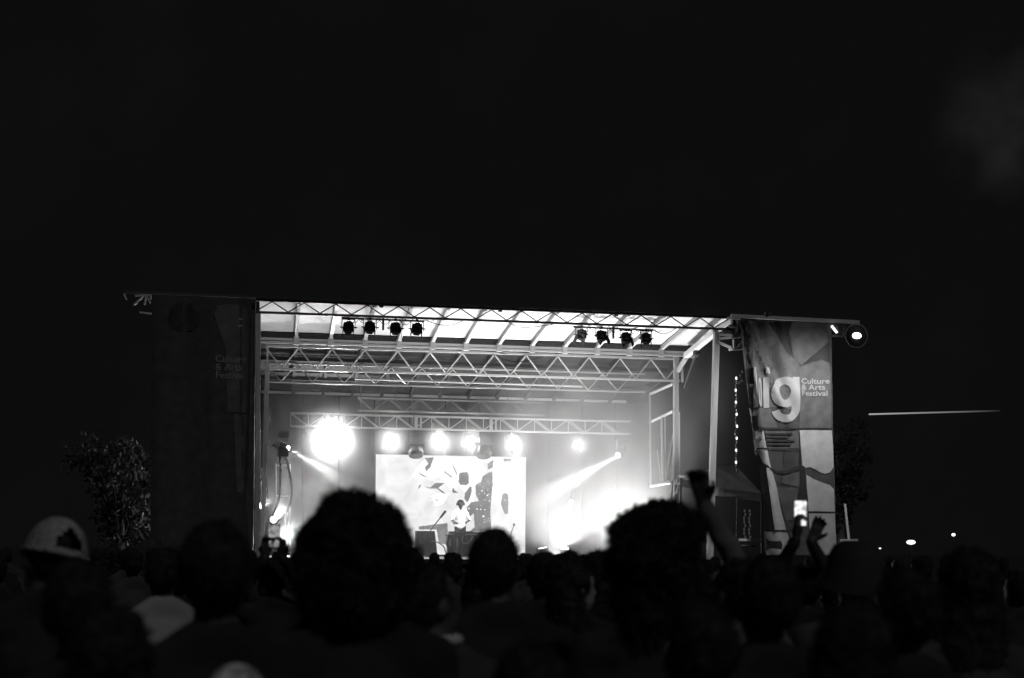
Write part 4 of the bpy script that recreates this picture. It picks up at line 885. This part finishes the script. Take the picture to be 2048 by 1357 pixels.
t = crowd('person in a grey bucket hat right of the banner with glasses catching light', 1708, 1088, 5.4, .01, hair='crop', hair_seed=3, top=CL_D, skin=SKIN_M, head_rot=(-.9, 0))
Mh = W[t.name] @ Matrix.Translation((0, .01, 1.56)) @ Matrix.Rotation(-.9, 4, 'Z') @ Matrix.Rotation(.08, 4, 'Y') @ Matrix.Translation((0, -.01, -1.56)); brim_hat(t, Mh, 'bucket')
g = MB(); g.tube((-.07, .1, 1.655), (.07, .1, 1.655), .005)
for sg in (-1, 1): g.tube((sg*.035, .102, 1.65), (sg*.035, .108, 1.65), .024); g.tube((sg*.07, .1, 1.655), (sg*.08, .0, 1.65), .004)
put('glasses', g.mesh('glasses', CHROME), t, Mh)
crowd('person with tousled dark hair in front of the left banner', 432, 1046, 3.3, .012, hair='short', hair_seed=21, top=CL_K, skin=SKIN_M)
crowd('person in a pale t-shirt standing behind the tousled head at left', 326, 1098, 6.6, .012, hair='short', hair_seed=22, top=CL_P, skin=SKIN_D, rz=.2)
crowd('person in dark clothes below the pale cap at the far left', 160, 1120, 3.2, .012, hair='short', hair_seed=23, top=CL_K)
t = crowd('person with a pale collar between the round curls and the cropped head, face turned right', 868, 1128, 4.3, .012, hair='short', hair_seed=24, top=CL_D, skin=SKIN_M, head_rot=(-1.1, 0))
b = MB()
for i in range(14): a0, a1 = 2*PI*i/14, 2*PI*(i+1)/14; b.tube((.08*math.cos(a0), .075*math.sin(a0)-.01, 1.535), (.08*math.cos(a1), .075*math.sin(a1)-.01, 1.535), .018)
put('collar', b.mesh('collar', CL_L, True), t, W[t.name])
crowd('person with dark hair at the bottom centre in front of the cropped head', 1060, 1285, 2.6, .012, hair='short', hair_seed=25, top=CL_K)
t = crowd('short person with a patterned head scarf at the bottom left edge of the picture', 476, 1322, 3.0, .02, hair=None, top=CL_K, skin=SKIN_D)
b = MB().ell((0, -.005, 1.68), (.086, .108, .105), 20, 12); sc_ = remesh(b, .012); bm = bmesh.new(); bm.from_mesh(sc_); bmesh.ops.delete(bm, geom=[v for v in bm.verts if v.co.z < 1.65], context='VERTS'); bm.to_mesh(sc_); bm.free(); sc_.materials.append(PATT); put('head_scarf', sc_, t, W[t.name])
crowd('person with dark wavy hair faintly lit at the far right', 1930, 1100, 4.4, .012, hair='long', hair_seed=31, top=CL_D)
crowd('person in dark clothes right of the bucket hat', 1810, 1135, 3.6, .012, hair='short', hair_seed=32, top=CL_K)
crowd('person at the bottom right whose shoulder catches a faint light', 1700, 1215, 2.9, .012, hair='long', hair_seed=33, top=CL_D)
crowd('person at the bottom between the curly mass and the rim-lit head', 1400, 1200, 3.0, .012, hair='short', hair_seed=34, top=CL_K)
crowd('person at the bottom left beside the dark-clothed person under the cap', 222, 1222, 2.9, .012, hair='long', hair_seed=35, top=CL_K)
# --- the packed crowd beyond, copies
rd = random.Random(12); variants = [('short', 1), ('long', 2), ('short', 5), ('crop', 3), ('long', 6)]
n_f = 0; spots = []
for row in range(7):
    dist = 9.0+row*2.6
    px = -40+rd.uniform(0, 60)
    while px < 2090:
        x = px+rd.uniform(-8, 8); spots.append((x, dist+rd.uniform(-.8, .8)))
        px += .62*FPX/dist*rd.uniform(.85, 1.2)
for x, dist in spots:
    hz = CAM.z+0; H = min(1.72-.0045*dist, max(1.45, rd.gauss(1.62, .06)))
    z_at = 0
    hk, hs = rd.choice(variants); n_f += 1
    person('dark-clothed person packed in the crowd between the near heads and the stage', at(x, dist), H, rd.uniform(-.3, .3), hk, hs, rd.choice((CL_K, CL_D, CL_K)), rd.choice((SKIN_D, SKIN_M)), group='people packed in the dark crowd')
# ------------------------------------------------------------------ stage smoke
def smoke(name, label, lo, hi, dens_, noise_sc, lo_n, hi_n, aniso=.35, feather=(.15, .15, .2)):
    b = MB().box([(a+c)/2 for a, c in zip(lo, hi)], [c-a for a, c in zip(lo, hi)])
    m = bpy.data.materials.new(name); m.use_nodes = True; t = m.node_tree; t.nodes.clear(); N = t.nodes.new; L = t.links.new
    o = N('ShaderNodeOutputMaterial'); v = N('ShaderNodeVolumePrincipled'); c = N('ShaderNodeTexCoord'); s = N('ShaderNodeSeparateXYZ'); nz = N('ShaderNodeTexNoise'); r = N('ShaderNodeMapRange')
    v.inputs['Color'].default_value = (.95, .95, .95, 1); v.inputs['Anisotropy'].default_value = aniso
    nz.inputs['Scale'].default_value = noise_sc; nz.inputs['Detail'].default_value = 3; nz.inputs['Distortion'].default_value = .4
    L(c.outputs['Object'], nz.inputs['Vector']); L(nz.outputs['Fac'], r.inputs['Value']); r.inputs['From Min'].default_value = .36; r.inputs['From Max'].default_value = .64; r.inputs['To Min'].default_value = lo_n; r.inputs['To Max'].default_value = hi_n
    L(c.outputs['Generated'], s.inputs[0]); cur = r.outputs[0]
    for ax, (f0, f1) in zip('XYZ', feather):
        for (a, b_, fl) in ((0, f0, .14 if ax == 'X' else 0), (1, 1-f1, 0)):
            if a == b_: continue
            q = N('ShaderNodeMapRange'); q.interpolation_type = 'SMOOTHSTEP'; q.inputs['From Min'].default_value = a; q.inputs['From Max'].default_value = b_; q.inputs['To Min'].default_value = fl; L(s.outputs[ax], q.inputs['Value'])
            k = N('ShaderNodeMath'); k.operation = 'MULTIPLY'; L(cur, k.inputs[0]); L(q.outputs[0], k.inputs[1]); cur = k.outputs[0]
    k = N('ShaderNodeMath'); k.operation = 'MULTIPLY'; k.inputs[1].default_value = dens_; L(cur, k.inputs[0]); L(k.outputs[0], v.inputs['Density']); L(v.outputs[0], o.inputs['Volume'])
    ob = b.build(name, m, None, label=label, category='smoke', kind='stuff'); return ob
smoke('stage_smoke', 'theatrical smoke filling the stage, thickest at the right', (XL+.1, YF+.2, DZ+.02), (XR+3.2, 48.2, 8.9), .034, .6, .1, 1.0, .6, ((.85, .2), (.05, .05), (.0, .6)))
def puff(px, py, Y, Rr, d0, label, noisy=None, aniso=.3, core=0, name='halo_smoke'):
    c = P(px, py, Y)-Vector((0, .05, 0)); Rx = Rr if isinstance(Rr, tuple) else (Rr,)*3; b = MB().ell((0, 0, 0), (1, 1, 1), 16, 12); me = b.mesh(name)
    m = bpy.data.materials.new(name); m.use_nodes = True; t = m.node_tree; t.nodes.clear(); N = t.nodes.new; L = t.links.new
    o = N('ShaderNodeOutputMaterial'); v = N('ShaderNodeVolumePrincipled'); cc = N('ShaderNodeTexCoord'); ln = N('ShaderNodeVectorMath'); ln.operation = 'LENGTH'; q = N('ShaderNodeMapRange'); q.interpolation_type = 'SMOOTHSTEP'
    q.inputs['From Min'].default_value = core; q.inputs['From Max'].default_value = 1; q.inputs['To Min'].default_value = d0; q.inputs['To Max'].default_value = 0
    v.inputs['Anisotropy'].default_value = aniso; v.inputs['Color'].default_value = (.95, .95, .95, 1)
    L(cc.outputs['Object'], ln.inputs[0]); L(ln.outputs['Value'], q.inputs['Value']); cur = q.outputs[0]
    if noisy:
        nz = N('ShaderNodeTexNoise'); nz.inputs['Scale'].default_value = noisy; nz.inputs['Detail'].default_value = 4; nz.inputs['Distortion'].default_value = .7; r = N('ShaderNodeMapRange'); r.inputs['From Min'].default_value = .38; r.inputs['From Max'].default_value = .62; r.inputs['To Min'].default_value = .03; r.inputs['To Max'].default_value = 1.25
        k = N('ShaderNodeMath'); k.operation = 'MULTIPLY'; L(cc.outputs['Object'], nz.inputs['Vector']); L(nz.outputs['Fac'], r.inputs['Value']); L(r.outputs[0], k.inputs[0]); L(cur, k.inputs[1]); cur = k.outputs[0]
    L(cur, v.inputs['Density']); L(v.outputs[0], o.inputs['Volume']); me.materials.append(m)
    put(name, me, None, Matrix.Translation(c) @ Matrix.Diagonal((*Rx, 1)), label=label, category='smoke', kind='stuff')
puff(1235, 900, 43.0, (4.8, 3.2, 6.4), .24, 'thick white cloud of stage smoke at the right of the stage', 1.3, .3, .2, 'smoke_cloud')
puff(620, 985, 42.4, (2.4, 1.6, 2.4), .16, 'thin smoke low at the left of the stage behind the cables', 1.6, .5, .1, 'smoke_cloud')
for (px, py, Rr, d0, l) in ((663, 880, 1.4, .22, 'smoke added for the halo round the largest lamp'), (782, 885, .9, .3, 'smoke added for the halo round the lamp above the left screen corner'), (877, 886, .9, .3, 'smoke added for the halo round the left lamp of the close pair'), (940, 886, .85, .3, 'smoke added for the halo round the right lamp of the close pair'), (1026, 890, .85, .3, 'smoke added for the halo round the lamp above the right screen corner'), (1154, 891, .6, .5, 'smoke added for the halo round the small lamp at right')):
    puff(px, py, YB-.4, Rr, d0, l)  # dense smoke balls added to imitate the soft halo round each lamp
